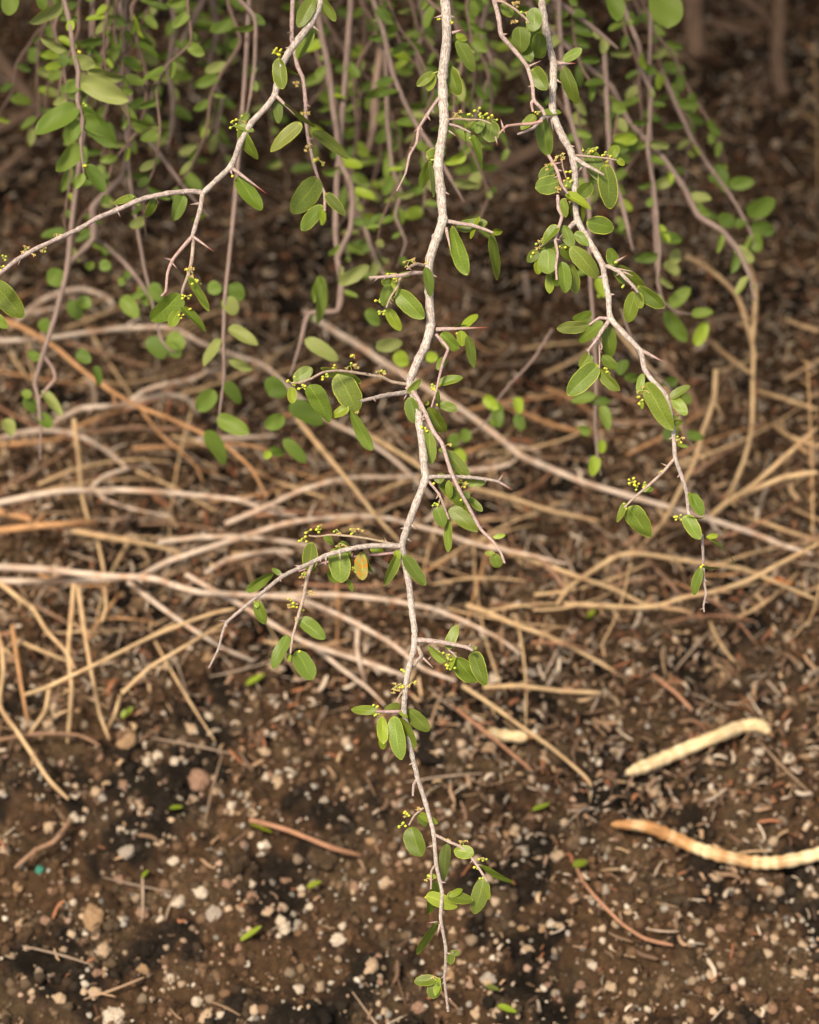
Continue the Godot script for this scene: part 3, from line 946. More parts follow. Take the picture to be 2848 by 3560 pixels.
	stem("twig", [885,770, 925,800, 955,840, 1000,930, 1050,1040, 1100,1110, 1150,1270, 1200,1380, 1260,1490, 1330,1620, 1400,1690, 1450,1760, 1475,1825], 14, 7, Color(1, 0.93, 0.96), "twig", -0.02)
	leaf(908, 828, 938, 987, 80); leaf(897, 806, 974, 722, 48); leaf(1004, 878, 1010, 846, 26, "y"); leaf(1018, 890, 1106, 1058, 90); leaf(1012, 1023, 1046, 1217, 76); buds(985, 1018, 7, 26); thorn(982, 1002, 996, 958, 6)
	buds(1130, 1115, 1, 34, 6); leaf(1078, 1146, 1156, 1158, 30); leaf(1122, 1160, 1262, 1312, 76); leaf(1170, 1275, 1255, 1312, 60, "b")
	stem("twig", [1005,1310, 1080,1305, 1180,1305, 1270,1310, 1370,1322, 1440,1336], 13, 8, Color(1, 1, 1), "bark", -0.012)
	thorn(1438, 1332, 1475, 1281, 8); thorn(1436, 1335, 1522, 1386, 10)
	leaf(1242, 1342, 1366, 1334, 62); leaf(1073, 1345, 1104, 1284, 54); leaf(1140, 1328, 1141, 1436, 40, "y"); leaf(1086, 1342, 1243, 1482, 72, "b"); buds(1225, 1345, 5, 34, 2); leaf(1236, 1395, 1252, 1440, 50); leaf(1258, 1425, 1338, 1516, 42, "b"); leaf(1238, 1440, 1255, 1580, 26, "y"); buds(1215, 1446, 1, 4); buds(1045, 1350, 1, 6)
	stem("twig", [1020,1335, 1080,1410, 1110,1480, 1140,1560], 9, 5, Color(0.95, 0.88, 0.88), "twig", -0.006)
	thorn(1075, 1420, 1062, 1440, 6, 0)
	leaf(1064, 1492, 1112, 1598, 84); leaf(1142, 1498, 1315, 1642, 96); leaf(1142, 1558, 1139, 1758, 50); buds(1058, 1478, 4, 26); buds(1092, 1590, 2, 14); stalklet(1085, 1450, 1068, 1492)
	thorn(1330, 1615, 1348, 1600, 5, 0)
	leaf(1405, 1670, 1477, 1655, 28, "y")
	use("I")
	leaf(1415, 385, 1358, 388, 30, "y"); leaf(1402, 388, 1452, 472, 72)
	stem("twig", [835,338, 740,315, 640,295, 520,280, 430,275, 350,285, 300,280], 8, 5, Color(0.8, 0.82, 0.55), "twig", -0.012)
	thorn(776, 338, 751, 288, 7, 0.6)
	buds(268, 292, 5, 34); buds(303, 250, 3, 24); buds(345, 250, 2, 18); buds(375, 225, 3, 26, 1); buds(468, 240, 2, 30, 2); buds(555, 248, 3, 26, 1); buds(592, 240, 0, 36, 5); buds(735, 312, 1, 10)
	stem("twig", [860,342, 780,340, 680,340, 590,350, 500,370, 400,400, 320,440, 220,485, 140,525, 48,600, -32,665, -112,730, -192,800, -222,880, -242,960, -297,1070], 16, 6, Color(1, 0.98, 0.98), "bark", -0.03)
	use("H")
	thorn(1355, 795, 1308, 787, 8, 0); thorn(1312, 962, 1338, 960, 6, 0); thorn(1262, 1060, 1250, 1076, 5, 0)
	leaf(1642, 505, 1470, 598, 46); leaf(1688, 515, 1630, 473, 32); leaf(1545, 672, 1572, 818, 72); leaf(1545, 676, 1540, 712, 30, "y"); buds(1520, 676, 1, 6); buds(1550, 668, 0, 22, 2)
	use("I")
	stem("twig", [835,380, 740,390, 650,395, 560,410, 480,425, 400,440, 350,455, 240,495], 9, 5, Color(0.9, 0.7, 0.78), "twig", 0.006)
	thorn(400, 440, 412, 475, 5); thorn(558, 410, 562, 380, 5)
	stem("twig", [325,440, 290,530, 270,640, 240,750, 205,880, 190,985], 12, 6, Color(0.95, 0.93, 0.82), "twig", -0.008)
	leaf(318, 318, 305, 498, 88); leaf(468, 352, 500, 558, 132); leaf(500, 310, 535, 450, 80, "b"); leaf(392, 280, 450, 330, 46); leaf(490, 348, 548, 452, 32); leaf(487, 350, 452, 386, 36, "y"); leaf(432, 480, 470, 562, 76, "b"); leaf(532, 540, 566, 613, 27); leaf(615, 378, 626, 548, 78, "d"); leaf(625, 372, 658, 514, 46); leaf(668, 362, 750, 372, 44, "yb"); leaf(330, 440, 320, 500, 40, "b")
	buds(566, 490, 5, 26); buds(485, 325, 0, 40, 5); buds(262, 510, 3, 26, 3); buds(310, 622, 0, 28, 5); buds(205, 685, 4, 34, 4); buds(190, 662, 2, 16); buds(255, 722, 2, 16); buds(222, 775, 1, 12, 1)
	leaf(835, 398, 758, 578, 72); leaf(822, 368, 838, 434, 46, "y"); leaf(868, 396, 990, 580, 84); buds(858, 420, 1, 8)
	leaf(245, 785, 396, 892, 88); leaf(177, 876, 64, 1062, 64); leaf(222, 972, 328, 1138, 108); leaf(186, 988, 178, 1034, 32, "y"); buds(248, 975, 1, 8); buds(205, 905, 1, 8)
	stem("twig", [945,905, 1030,910, 1130,925, 1250,950, 1285,970], 15, 9, Color(1, 0.92, 0.92), "bark", -0.012)
	thorn(1255, 958, 1281, 911, 8)
	leaf(1135, 962, 1186, 814, 66); leaf(1120, 1038, 1014, 940, 54); leaf(1150, 1078, 1166, 974, 30, "y"); leaf(1178, 1008, 1300, 1182, 114); leaf(1280, 978, 1350, 1178, 98)
	stem("twig", [1130,928, 1140,965, 1165,985, 1185,1010], 7, 5, Color(0.95, 0.85, 0.9), "twig", -0.004)
	buds(1110, 990, 6, 34); buds(1132, 1030, 5, 28); buds(1135, 1065, 3, 20); buds(1158, 1072, 2, 18); leaf(1275, 957, 1310, 952, 20, "y")
	stem("spur", [955,945, 975,1000, 950,1030, 932,1062], 12, 8, Color(0.95, 0.9, 0.85), "bark", -0.004)
	thorn(975, 1003, 1046, 1072, 9, 0.2); thorn(1020, 1020, 1036, 1000, 5)
	buds(870, 1080, 3, 20); buds(825, 1180, 0, 40, 6); buds(920, 1160, 1, 32, 4); buds(855, 1192, 3, 20, 1)
	stem("twig", [870,1205, 850,1230, 828,1270], 7, 5, Color(0.8, 0.75, 0.55), "twig", -0.004)
	stem("twig", [875,1335, 800,1335, 705,1335], 11, 9, Color(0.95, 0.8, 0.9), "twig", -0.006)
	leaf(712, 1332, 558, 1326, 64); leaf(752, 1330, 852, 1282, 48); leaf(742, 1362, 742, 1530, 66, "y"); leaf(808, 1362, 828, 1620, 88); leaf(842, 1373, 934, 1554, 74); leaf(888, 1322, 1028, 1446, 98, "b"); leaf(842, 1333, 893, 1370, 30, "y"); leaf(735, 1495, 748, 1562, 48, "yb")
	buds(700, 1303, 3, 18); buds(722, 1350, 6, 30); buds(742, 1328, 4, 24)
	use("L")
	stem("spur", [545,138, 528,165, 525,203], 6, 3.5, Color(1, 0.92, 0.92), "bark", -0.003)
	stem("twig", [560,245, 530,270, 512,302], 4.5, 3, Color(0.95, 0.92, 0.85), "twig", -0.006)
	buds(498, 262, 4, 26, 1); buds(492, 300, 5, 28); buds(545, 250, 0, 20, 3); leaf(545, 268, 610, 296, 26, "y"); leaf(542, 268, 572, 306, 26); leaf(518, 308, 547, 408, 68)
	stem("twig", [600,335, 650,360, 690,378, 730,420, 760,465, 778,494], 5.5, 3.5, Color(0.95, 0.95, 0.9), "twig", -0.008)
	buds(640, 350, 0, 24, 3); buds(695, 358, 0, 28, 4); leaf(665, 388, 732, 396, 44, "y"); leaf(641, 365, 625, 487, 47, "o"); buds(760, 415, 4, 30, 1); leaf(755, 438, 858, 514, 22); leaf(766, 486, 735, 606, 60); leaf(777, 500, 783, 556, 18, "y"); buds(740, 447, 2, 16); buds(760, 484, 2, 16, 1)
	stem("twig", [600,440, 588,460, 587,520], 4, 3, Color(0.9, 0.9, 0.8), "twig", -0.004)
	buds(578, 478, 2, 22, 3); leaf(602, 492, 594, 612, 42, "b"); leaf(570, 542, 676, 582, 48, "y"); leaf(640, 542, 728, 562, 46); leaf(648, 545, 694, 518, 24, "y"); leaf(578, 470, 606, 482, 16, "y"); buds(572, 550, 1, 10)
	thorn(617, 640, 607, 682, 4.5); thorn(607, 633, 570, 636, 4)
	leaf(608, 632, 538, 742, 26); leaf(652, 738, 686, 740, 20); leaf(655, 740, 652, 776, 26); leaf(604, 828, 530, 836, 38); leaf(602, 832, 588, 894, 46); leaf(615, 822, 604, 882, 24, "y")
	stem("twig", [640,738, 658,742, 664,735], 3.5, 2.5, Color(0.95, 0.9, 0.9), "twig", -0.003)
	buds(600, 818, 0, 18, 3); thorn(635, 832, 616, 852, 4, 0.2); thorn(650, 893, 658, 902, 3, 0)

func left_branch() -> void:
	rough = false
	base_depth = 1.005
	use("A")
	begin("thorny_branch", "thorny branch slanting from the top left of centre and forking into bare spiny twigs", "branch", "sharp thorny branches hanging in front", at(F(1932, -20), base_depth))
	stem("stem", [2010,-190, 1932,-20, 1905,60, 1865,140, 1795,230, 1725,325, 1690,400, 1665,480, 1650,570, 1590,650, 1510,735, 1445,850, 1390,990, 1305,1075, 1215,1160], 22, 16, Color(1, 0.98, 0.98), "bark", 0.0, 12)
	stem("twig", [1218,1158, 1170,1148, 1120,1148, 1000,1160, 880,1185, 800,1215, 700,1260, 580,1310, 470,1375, 350,1430, 200,1500, 100,1560, 0,1640, -70,1700, -170,1760], 16, 12, Color(1, 0.93, 0.95), "bark", -0.02)
	stem("twig", [1215,1160, 1200,1260, 1165,1380, 1152,1420], 15, 12, Color(1, 0.96, 0.96), "bark")
	stem("twig", [1153,1418, 1090,1490, 1035,1560, 1005,1640, 995,1745, 968,1775], 12, 6, Color(1, 0.85, 0.86), "twig", -0.008)
	stem("twig", [1153,1418, 1160,1450, 1150,1560, 1130,1650, 1100,1725, 1085,1800, 1075,1866], 12, 7, Color(0.95, 0.93, 0.84), "twig", 0.008)
	thorn(1655, 572, 1770, 690, 12, 0.3); thorn(1392, 1008, 1602, 1163, 13); thorn(1160, 1420, 1286, 1510, 10); thorn(1035, 1563, 984, 1546, 9, 0.4); thorn(700, 1255, 722, 1300, 7, 0.3); thorn(935, 1185, 952, 1220, 5, 0.4); thorn(545, 1325, 535, 1355, 5, 0.2); thorn(125, 1540, 110, 1590, 6, 0.1); thorn(600, 1300, 595, 1270, 5, 0)
	buds(1440, 720, 4, 44, 2); buds(1405, 755, 5, 36); buds(1390, 1048, 1, 10); buds(152, 1495, 1, 30, 5); buds(195, 1520, 0, 20, 2); buds(275, 1485, 2, 24, 3); buds(15, 1545, 3, 26); buds(10, 1600, 3, 30); buds(348, 1405, 0, 24, 3)
	leaf(1440, 764, 1528, 967, 82); leaf(1410, 748, 1518, 770, 38); leaf(1425, 1060, 1562, 1270, 108, "b"); leaf(1105, 1165, 1038, 1320, 92); leaf(930, 1190, 888, 1306, 60); leaf(805, 1180, 678, 1217, 50); leaf(772, 1166, 840, 1232, 36)
	use("B")
	thorn(318, 152, 366, 190, 10, 0.1)
	leaf(338, -18, 240, 150, 92); leaf(325, 182, 213, 350, 96, "b"); leaf(378, -14, 472, 122, 40); leaf(118, 348, 150, 542, 84); leaf(120, 358, 221, 466, 30); leaf(110, 598, 118, 740, 58, "b"); leaf(150, 622, 322, 780, 22)
	buds(118, 312, 9, 44, 1); buds(95, 325, 4, 26); buds(130, 340, 2, 24)
	use("D")
	buds(1148, 62, 1, 36, 6); buds(1185, 140, 6, 32, 1); buds(1118, 225, 5, 28); buds(1145, 303, 2, 16); buds(1090, 340, 3, 22)
	leaf(-40, 140, 130, 352, 140); leaf(-70, 320, 48, 416, 76); leaf(1078, 208, 912, 398, 128); leaf(1068, 312, 1024, 406, 68, "y"); leaf(1132, 106, 1254, 312, 46); leaf(1088, 288, 1238, 432, 62)

func slender_branch() -> void:
	rough = false
	base_depth = 1.045
	use("B")
	begin("slender_branch", "slender twig with olive leaves hanging straight behind the left forked branch", "branch", "sharp thorny branches hanging in front", at(F(205, -20), base_depth))
	stem("stem", [215,-200, 205,-20, 200,100, 200,240, 230,390, 265,470, 280,600, 285,740, 300,850, 330,980, 360,1080, 395,1160, 395,1265], 14, 8, Color(1, 0.88, 0.92), "twig")
	leaf(355, 1070, 222, 1272, 138); leaf(385, 1232, 255, 1380, 86); leaf(400, 1160, 514, 1292, 72, "o"); leaf(375, 1350, 398, 1232, 40, "y"); leaf(328, 785, 540, 932, 76, "o"); leaf(255, 738, 66, 892, 92, "o")
	buds(235, 500, 0, 24, 4); buds(280, 680, 0, 24, 4); buds(300, 885, 0, 28, 4); buds(362, 960, 5, 30, 2); buds(340, 1075, 0, 22, 3); thorn(200, 195, 170, 195, 6, 0)

func arching_twig() -> void:
	rough = false
	base_depth = 0.99
	use("B")
	begin("spiny_twig", "thin spiny twig between the middle and right branches, ending in crossed red thorns", "branch", "sharp thorny branches hanging in front", at(F(1410, -10), base_depth))
	stem("stem", [1390,-190, 1410,-10, 1440,110, 1455,210, 1540,310, 1610,400, 1640,500, 1650,600, 1700,655, 1715,690], 15, 10, Color(1, 0.93, 0.96), "twig")
	stem("twig", [1418,5, 1460,10, 1530,50, 1600,110, 1620,140], 9, 6, Color(0.9, 0.85, 0.75), "twig", -0.004)
	stem("twig", [1650,595, 1635,620, 1645,670], 10, 7, Color(1, 0.85, 0.85), "twig")
	stem("twig", [1700,725, 1640,742, 1575,745, 1490,755, 1462,780, 1440,805], 10, 5, Color(1, 0.75, 0.72), "twig")
	thorn(1465, 765, 1449, 708, 7); thorn(1420, 820, 1432, 874, 7); thorn(1450, 790, 1434, 815, 6)
	thorn(1610, 402, 1690, 365, 8, 0.3)
	buds(1540, 22, 0, 30, 4); buds(1585, 75, 3, 26, 1); buds(1620, 138, 4, 26); buds(1535, 130, 0, 24, 3)
	leaf(1562, 160, 1572, 318, 116); leaf(1600, 270, 1632, 372, 62, "b"); leaf(1655, 45, 1650, 190, 98); leaf(1640, 412, 1724, 538, 90); leaf(1690, 200, 1660, 352, 84, "b"); leaf(1615, 140, 1635, 190, 40, "y"); leaf(1460, 20, 1520, 100, 70, "b")

func right_branch() -> void:
	rough = false
	base_depth = 1.0
	use("C")
	begin("thorny_branch", "pale thorny branch hanging on the right with dense green leaves along its middle", "branch", "sharp thorny branches hanging in front", at(F(145, -20), base_depth))
	stem("stem", [140,-190, 145,-20, 155,100, 190,280, 215,380, 212,520, 208,640, 225,720, 270,820, 320,910, 340,1000, 345,1100, 345,1200, 355,1310, 400,1400, 460,1500, 510,1590, 525,1690, 545,1782, 555,1905, 640,2002, 735,2102, 760,2212, 800,2272, 890,2372, 920,2482, 935,2602, 945,2742, 985,2862, 1015,2962, 1025,3072, 1050,3122, 1105,3212, 1110,3277, 1115,3400, 1120,3500, 1130,3560, 1115,3630, 1119,3670], 23, 5, Color(1.06, 1.03, 1.03), "bark", 0.0, 12)
	thorn(235, 378, 348, 380, 15); leaf(268, 360, 387, 294, 62); leaf(278, 405, 348, 622, 88)
	stem("twig", [215,690, 150,710, 90,770, 0,805], 12, 7, Color(1, 0.95, 0.97), "bark", -0.01)
	thorn(200, 700, 215, 805, 8)
	leaf(135, 682, 262, 658, 38); leaf(107, 690, 22, 778, 66); leaf(150, 715, 178, 937, 104, "b"); leaf(130, 200, 130, 355, 80, "b"); buds(118, 668, 3, 14)
	stem("twig", [185,930, 235,1020, 260,1100, 300,1160], 11, 8, Color(1, 0.85, 0.9), "twig", -0.006)
	leaf(247, 1085, 112, 1130, 112); leaf(220, 1000, 130, 1070, 80, "b"); buds(255, 930, 0, 44, 6); buds(250, 1135, 0, 34, 5); buds(185, 985, 0, 30, 4); buds(300, 1085, 4, 26, 1); buds(305, 1030, 2, 16)
	stem("twig", [262,945, 270,1000, 290,1065], 5, 4, Color(0.85, 0.82, 0.6), "twig")
	leaf(285, 1165, 448, 1232, 54, "y"); leaf(372, 1180, 440, 1098, 92); leaf(272, 1190, 288, 1302, 52); leaf(330, 1170, 322, 1302, 44, "b"); leaf(388, 1225, 400, 1348, 34, "y"); buds(290, 1190, 0, 30, 4)
	stem("twig", [335,940, 400,985, 450,1010, 518,1049], 15, 5, Color(1.05, 1, 1), "bark", -0.01)
	thorn(400, 985, 360, 1035, 10, 0.1); thorn(495, 1035, 500, 1070, 5, 0.2)
	stem("twig", [345,930, 400,935, 450,940, 540,950, 592,960], 7, 5, Color(0.85, 0.85, 0.7), "twig", -0.008)
	buds(450, 888, 5, 34, 1); buds(390, 885, 1, 18); buds(535, 928, 4, 30); buds(545, 962, 2, 16); leaf(562, 945, 602, 862, 66); leaf(595, 962, 646, 988, 40, "y"); leaf(528, 983, 566, 1247, 122); leaf(420, 890, 492, 1075, 100, "b")
	stem("twig", [545,950, 515,1000, 500,1030], 5, 4, Color(0.8, 0.8, 0.5), "twig")
	stem("spur", [358,1325, 330,1345, 300,1378], 17, 12, Color(1.05, 1, 1), "bark")
	leaf(412, 1335, 583, 1355, 112, "b")
	stem("twig", [240,1170, 245,1250, 265,1300, 235,1400, 225,1440, 240,1520, 230,1600, 235,1678], 11, 7, Color(1, 0.92, 0.95), "twig", -0.008)
	thorn(235, 1445, 272, 1402, 12, 0); thorn(240, 1440, 268, 1445, 7, 0); thorn(225, 1615, 215, 1625, 4)
	stem("twig", [240,1430, 200,1440, 140,1475], 8, 6, Color(0.9, 0.85, 0.75), "twig")
	buds(140, 1455, 2, 34, 5); buds(118, 1492, 0, 20, 2)
	leaf(238, 1350, 150, 1468, 74); leaf(240, 1465, 122, 1535, 88); leaf(180, 1490, 190, 1647, 114); leaf(116, 1503, 62, 1568, 62); leaf(115, 1568, 122, 1646, 50, "y"); leaf(275, 1350, 330, 1482, 72); leaf(262, 1465, 300, 1565, 72); leaf(318, 1478, 500, 1652, 116); leaf(345, 1393, 420, 1472, 62); leaf(195, 1640, 188, 1755, 60, "yb"); leaf(262, 1570, 300, 1740, 96); leaf(318, 1585, 352, 1757, 80, "b"); leaf(218, 1640, 245, 1717, 52)
	buds(95, 1540, 5, 34); buds(108, 1562, 3, 20); buds(265, 1480, 2, 24, 1)
	leaf(562, 1592, 580, 1482, 78); thorn(585, 1572, 657, 1530, 9); buds(588, 1580, 2, 12)
	stem("twig", [528,1600, 545,1597, 610,1630, 650,1672, 700,1722, 722,1755], 14, 7, Color(1.05, 1, 1), "bark", -0.01)
	use("G")
	thorn(635, 78, 692, 103, 8, 0.2); thorn(600, 60, 690, 75, 7, 0.1)
	leaf(582, 60, 645, 145, 56, "b"); leaf(590, 42, 765, 165, 82, "b"); leaf(720, 162, 877, 293, 88); leaf(705, 197, 648, 383, 96); leaf(718, 198, 745, 296, 56, "y"); buds(640, 155, 2, 16)
	stem("twig", [550,360, 490,355, 430,395], 10, 7, Color(1, 0.93, 0.95), "twig", -0.004)
	stem("twig", [550,368, 500,440, 470,490, 420,555], 13, 7, Color(1.05, 0.98, 0.98), "bark", -0.008)
	stem("twig", [485,475, 505,525, 500,545], 7, 5, Color(1, 0.9, 0.9), "twig"); stem("twig", [488,500, 492,590, 490,655], 6, 4, Color(0.9, 0.9, 0.7), "twig", -0.004)
	thorn(420, 550, 408, 535, 5); thorn(425, 550, 430, 580, 6, 0.2)
	leaf(430, 398, 232, 412, 68, "o"); leaf(442, 318, 330, 375, 50, "b"); leaf(512, 378, 347, 492, 74); leaf(535, 402, 560, 602, 88, "b"); leaf(510, 578, 592, 662, 68); leaf(487, 655, 590, 798, 62); leaf(484, 635, 305, 812, 122); leaf(435, 570, 375, 655, 74, "b"); buds(530, 652, 2, 18); buds(545, 680, 3, 18); buds(450, 640, 1, 14, 1)
	thorn(740, 548, 880, 620, 14, 0.5); thorn(800, 590, 815, 600, 5, 0); thorn(755, 545, 760, 568, 5, 0)
	leaf(752, 688, 722, 812, 50); buds(748, 790, 0, 34, 4); leaf(765, 745, 920, 1028, 118); buds(712, 828, 4, 22); buds(735, 852, 3, 18); leaf(750, 855, 745, 903, 22, "y"); leaf(918, 838, 1028, 752, 50); leaf(928, 838, 1015, 936, 64, "y"); leaf(935, 978, 992, 984, 40); leaf(938, 962, 975, 935, 20); buds(970, 1080, 3, 30, 3); leaf(958, 1115, 1020, 1125, 22)
	stem("twig", [945,1192, 870,1280, 790,1355, 700,1430, 640,1492], 10, 6, Color(0.95, 0.95, 0.85), "twig", -0.01)
	buds(855, 1272, 2, 12, 1); leaf(750, 1388, 814, 1378, 34, "y"); buds(688, 1340, 6, 32); buds(715, 1365, 4, 26); buds(752, 1352, 5, 28); leaf(662, 1488, 790, 1677, 138); leaf(640, 1462, 605, 1582, 46); buds(632, 1468, 3, 22); buds(642, 1512, 3, 18)
	leaf(1035, 1410, 1112, 1538, 78); leaf(1030, 1398, 1055, 1490, 30, "y"); leaf(1000, 1540, 1090, 1688, 88); leaf(1020, 1545, 1118, 1566, 16); buds(965, 1550, 5, 26); leaf(1130, 1668, 1207, 1656, 34, "y")
	use("J")
	leaf(1148, 300, 1340, 405, 26); leaf(1105, 473, 1038, 630, 60); leaf(1105, 462, 1216, 500, 22); buds(1105, 460, 3, 14); thorn(1125, 545, 1138, 565, 5)


# ---------- the blurred shrub behind
func sprig(called: String, label: String, group: String, f: String, depth: float, xy: Array, r0: float, r1: float, scatter := 0, tint := Color(0.62, 0.56, 0.57)) -> void:
	rough = true
	depth = 1.0 + (depth - 1.0) * 0.85
	base_depth = depth
	use(f)
	begin(called, label, "branch" if called.contains("branch") else "twig", group, at(F(xy[0], xy[1]), depth))
	stem("stem", xy, r0, r1, tint, "bark_far", 0.0, 8)
	var length := 0.0
	for i in range(2, xy.size(), 2): length += Vector2(xy[i] - xy[i - 2], xy[i + 1] - xy[i - 1]).length()
	for k in scatter:
		var t := (k + rng.randf() * 0.9) / scatter * length
		for i in range(2, xy.size(), 2):
			var a := Vector2(xy[i - 2], xy[i - 1])
			var b := Vector2(xy[i], xy[i + 1])
			if t > a.distance_to(b):
				t -= a.distance_to(b)
				continue
			var p := a.lerp(b, t / a.distance_to(b))
			var way := rng.randf_range(0.1, PI - 0.1)
			var s := fr.z / 1.725
			var l := rng.randf_range(95, 170) * s * 1.15 / depth
			var q := p + Vector2(cos(way), sin(way) * rng.randf_range(0.3, 1.0)) * l
			leaf(p.x, p.y, q.x, q.y, l * rng.randf_range(0.24, 0.50), "y" if rng.randf() < 0.1 else "o" if rng.randf() < 0.22 else "g")
			break

func background_branches() -> void:
	var g := "blurred branches of the shrub behind"
	sprig("shrub_branch", "nearest blurred branch at upper left, hung with pairs of large glossy leaves", g, "A", 1.10, [370,-150, 380,-20, 420,140, 440,300, 470,430, 465,600, 495,720, 485,850, 505,1050], 17, 13)
	for e in [[465, 640, 215, 795, 135, "g"], [490, 490, 765, 605, 130, "o"], [500, 640, 695, 882, 125, "g"], [472, 860, 335, 1026, 108, "g"], [520, 985, 630, 1152, 85, "g"], [500, 1040, 448, 1132, 56, "g"], [440, 360, 572, 392, 92, "o"], [400, 300, 245, 228, 55, "o"], [400, 330, 365, 395, 60, "g"], [525, 425, 752, 475, 80, "o"], [415, 190, 430, 120, 52, "y"], [490, 700, 660, 800, 110, "g"], [470, 720, 390, 850, 90, "g"], [480, 500, 385, 545, 70, "g"]]:
		leaf(e[0], e[1], e[2], e[3], e[4], e[5])
	buds(465, 315, 3, 22); buds(505, 985, 2, 16); buds(500, 630, 2, 20)
	sprig("shrub_branch", "leafy branch entering the top left corner, only its lowest leaves in view", g, "A", 1.11, [400,-120, 330,-70, 200,-55, 40,-60, -80,-40], 15, 12)
	for e in [[70, -45, 48, 92, 105, "g"], [245, -50, 262, 62, 66, "g"], [372, 15, 178, 138, 74, "o"]]: leaf(e[0], e[1], e[2], e[3], e[4], e[5])
	sprig("shrub_branch", "blurred kinked branch just right of the large-leaved one at upper left", g, "A", 1.2, [660,-150, 650,-20, 650,150, 670,190, 620,310, 570,400, 520,480], 17, 12, 7)
	sprig("shrub_branch", "long zigzag blurred branch running from the top left edge down to the pale stalks", g, "A", 1.24, [690,-150, 700,-20, 780,190, 720,370, 740,520, 770,700, 780,850, 730,1060, 560,1240, 560,1430, 420,1580, 380,1700], 19, 22, 13)
	sprig("shrub_branch", "short blurred branch forking off the zigzag one to the lower right", g, "A", 1.25, [560,1430, 640,1480, 760,1590, 860,1720, 900,1800], 18, 12, 5)
	sprig("shrub_branch", "straight blurred branch sloping down behind the fork of the left thorny branch", g, "A", 1.22, [740,-100, 760,350, 800,720, 900,850, 1000,980, 1110,1130, 1250,1300], 19, 12, 8)
	sprig("shrub_branch", "thick blurred upright branch at the top, left of the forked thorny branch", g, "A", 1.3, [1010,-150, 1020,-20, 1050,130, 1030,290, 1010,420, 1040,600, 1030,780, 1000,900], 20, 14, 14)
	sprig("shrub_branch", "blurred branch leaning left at the top, crossing the thick upright one", g, "A", 1.32, [1250,-130, 1220,-10, 1160,120, 1070,300, 960,460, 900,600], 24, 14, 14)
	sprig("shrub_branch", "slim purplish blurred branch beside the top of the left forked branch", g, "A", 1.16, [1400,-120, 1440,0, 1530,110, 1530,350, 1510,530, 1480,690], 15, 11, 6)
	sprig("shrub_branch", "dark leafy branch seen through the gap above the left fork", g, "A", 1.34, [1270,-60, 1300,200, 1250,420, 1330,600, 1300,800, 1360,950], 17, 9, 16)
	sprig("shrub_branch", "long purplish blurred branch between the slender twig and the middle branch", g, "B", 1.19, [650,-150, 680,-20, 750,200, 800,430, 860,580, 940,740, 1050,900, 1150,1070, 1230,1210], 19, 12, 9)
	sprig("shrub_branch", "blurred branch behind the slender twig, reaching down to the bare ground", g, "B", 1.22, [340,0, 370,180, 420,420, 450,680, 470,790, 480,950, 560,1130, 550,1370, 470,1550, 490,1650, 470,1850], 20, 17, 12)
	sprig("shrub_branch", "thick broken grey branch among the leaves left of the middle branch", g, "B", 1.3, [770,-150, 740,100, 730,300, 700,520, 690,750, 640,965], 24, 26, 4, Color(0.85, 0.74, 0.68))
	sprig("shrub_branch", "blurred branch curving down from the thick leaves towards the ground litter", g, "B", 1.26, [560,1240, 640,1380, 680,1500, 740,1630, 800,1700], 17, 11, 8)
	sprig("shrub_branch", "leafy branch low behind the middle branch's left twigs", g, "B", 1.24, [760,300, 770,700, 800,1000, 850,1150, 820,1300, 880,1450, 830,1600], 15, 8, 12)
	sprig("shrub_branch", "leafy branch hidden behind the upper middle stem", g, "B", 1.28, [960,-60, 990,150, 950,330, 1000,560, 960,800, 1010,1000, 980,1300], 17, 8, 20)
	sprig("shrub_branch", "blurred branch right of the upper middle stem with rounded leaves", g, "B", 1.25, [1380,0, 1330,200, 1400,380, 1350,560, 1300,700, 1200,900], 16, 9, 12)
	sprig("shrub_branch", "dark purple branch crossing to the right behind the top of the right branch", g, "C", 1.2, [120,-100, 240,10, 380,110, 480,190, 600,290], 19, 14, 5)
	sprig("shrub_branch", "long blurred branch hanging right of the right thorny branch", g, "C", 1.22, [600,-120, 640,60, 730,280, 740,420, 800,550, 790,730, 780,900, 820,1150, 850,1500, 840,1700, 880,1850], 17, 11, 17)
	sprig("shrub_branch", "blurred diagonal branch from the right thorny branch's top down to the right", g, "C", 1.23, [60,20, 180,160, 420,400, 570,530, 660,720, 760,830, 880,960, 1000,1130, 1080,1290, 1220,1380, 1320,1500, 1390,1650, 1420,1800], 18, 20, 22)
	sprig("shrub_branch", "blurred leafy branch at the right end of the green mass", g, "C", 1.27, [860,420, 960,650, 1050,840, 1150,1000, 1260,1150, 1330,1260, 1400,1400, 1420,1480], 16, 9, 8)
	for e in [[1380, 1290, 1540, 1195, 112, "g"], [1240, 1130, 1200, 980, 90, "g"], [1270, 1110, 1420, 1090, 80, "g"], [1400, 1350, 1540, 1390, 90, "g"], [1400, 1400, 1450, 1510, 90, "g"], [1300, 1340, 1200, 1300, 90, "g"]]: leaf(e[0], e[1], e[2], e[3], e[4], e[5])
	sprig("shrub_branch", "purplish hanging branch with few leaves, left of the right branch's lower half", g, "C", 1.19, [240,-150, 260,300, 300,650, 400,1000, 430,1300, 430,1552, 450,1900, 470,2250, 465,2550, 480,2750, 500,2850], 17, 10, 6)
	use("G")
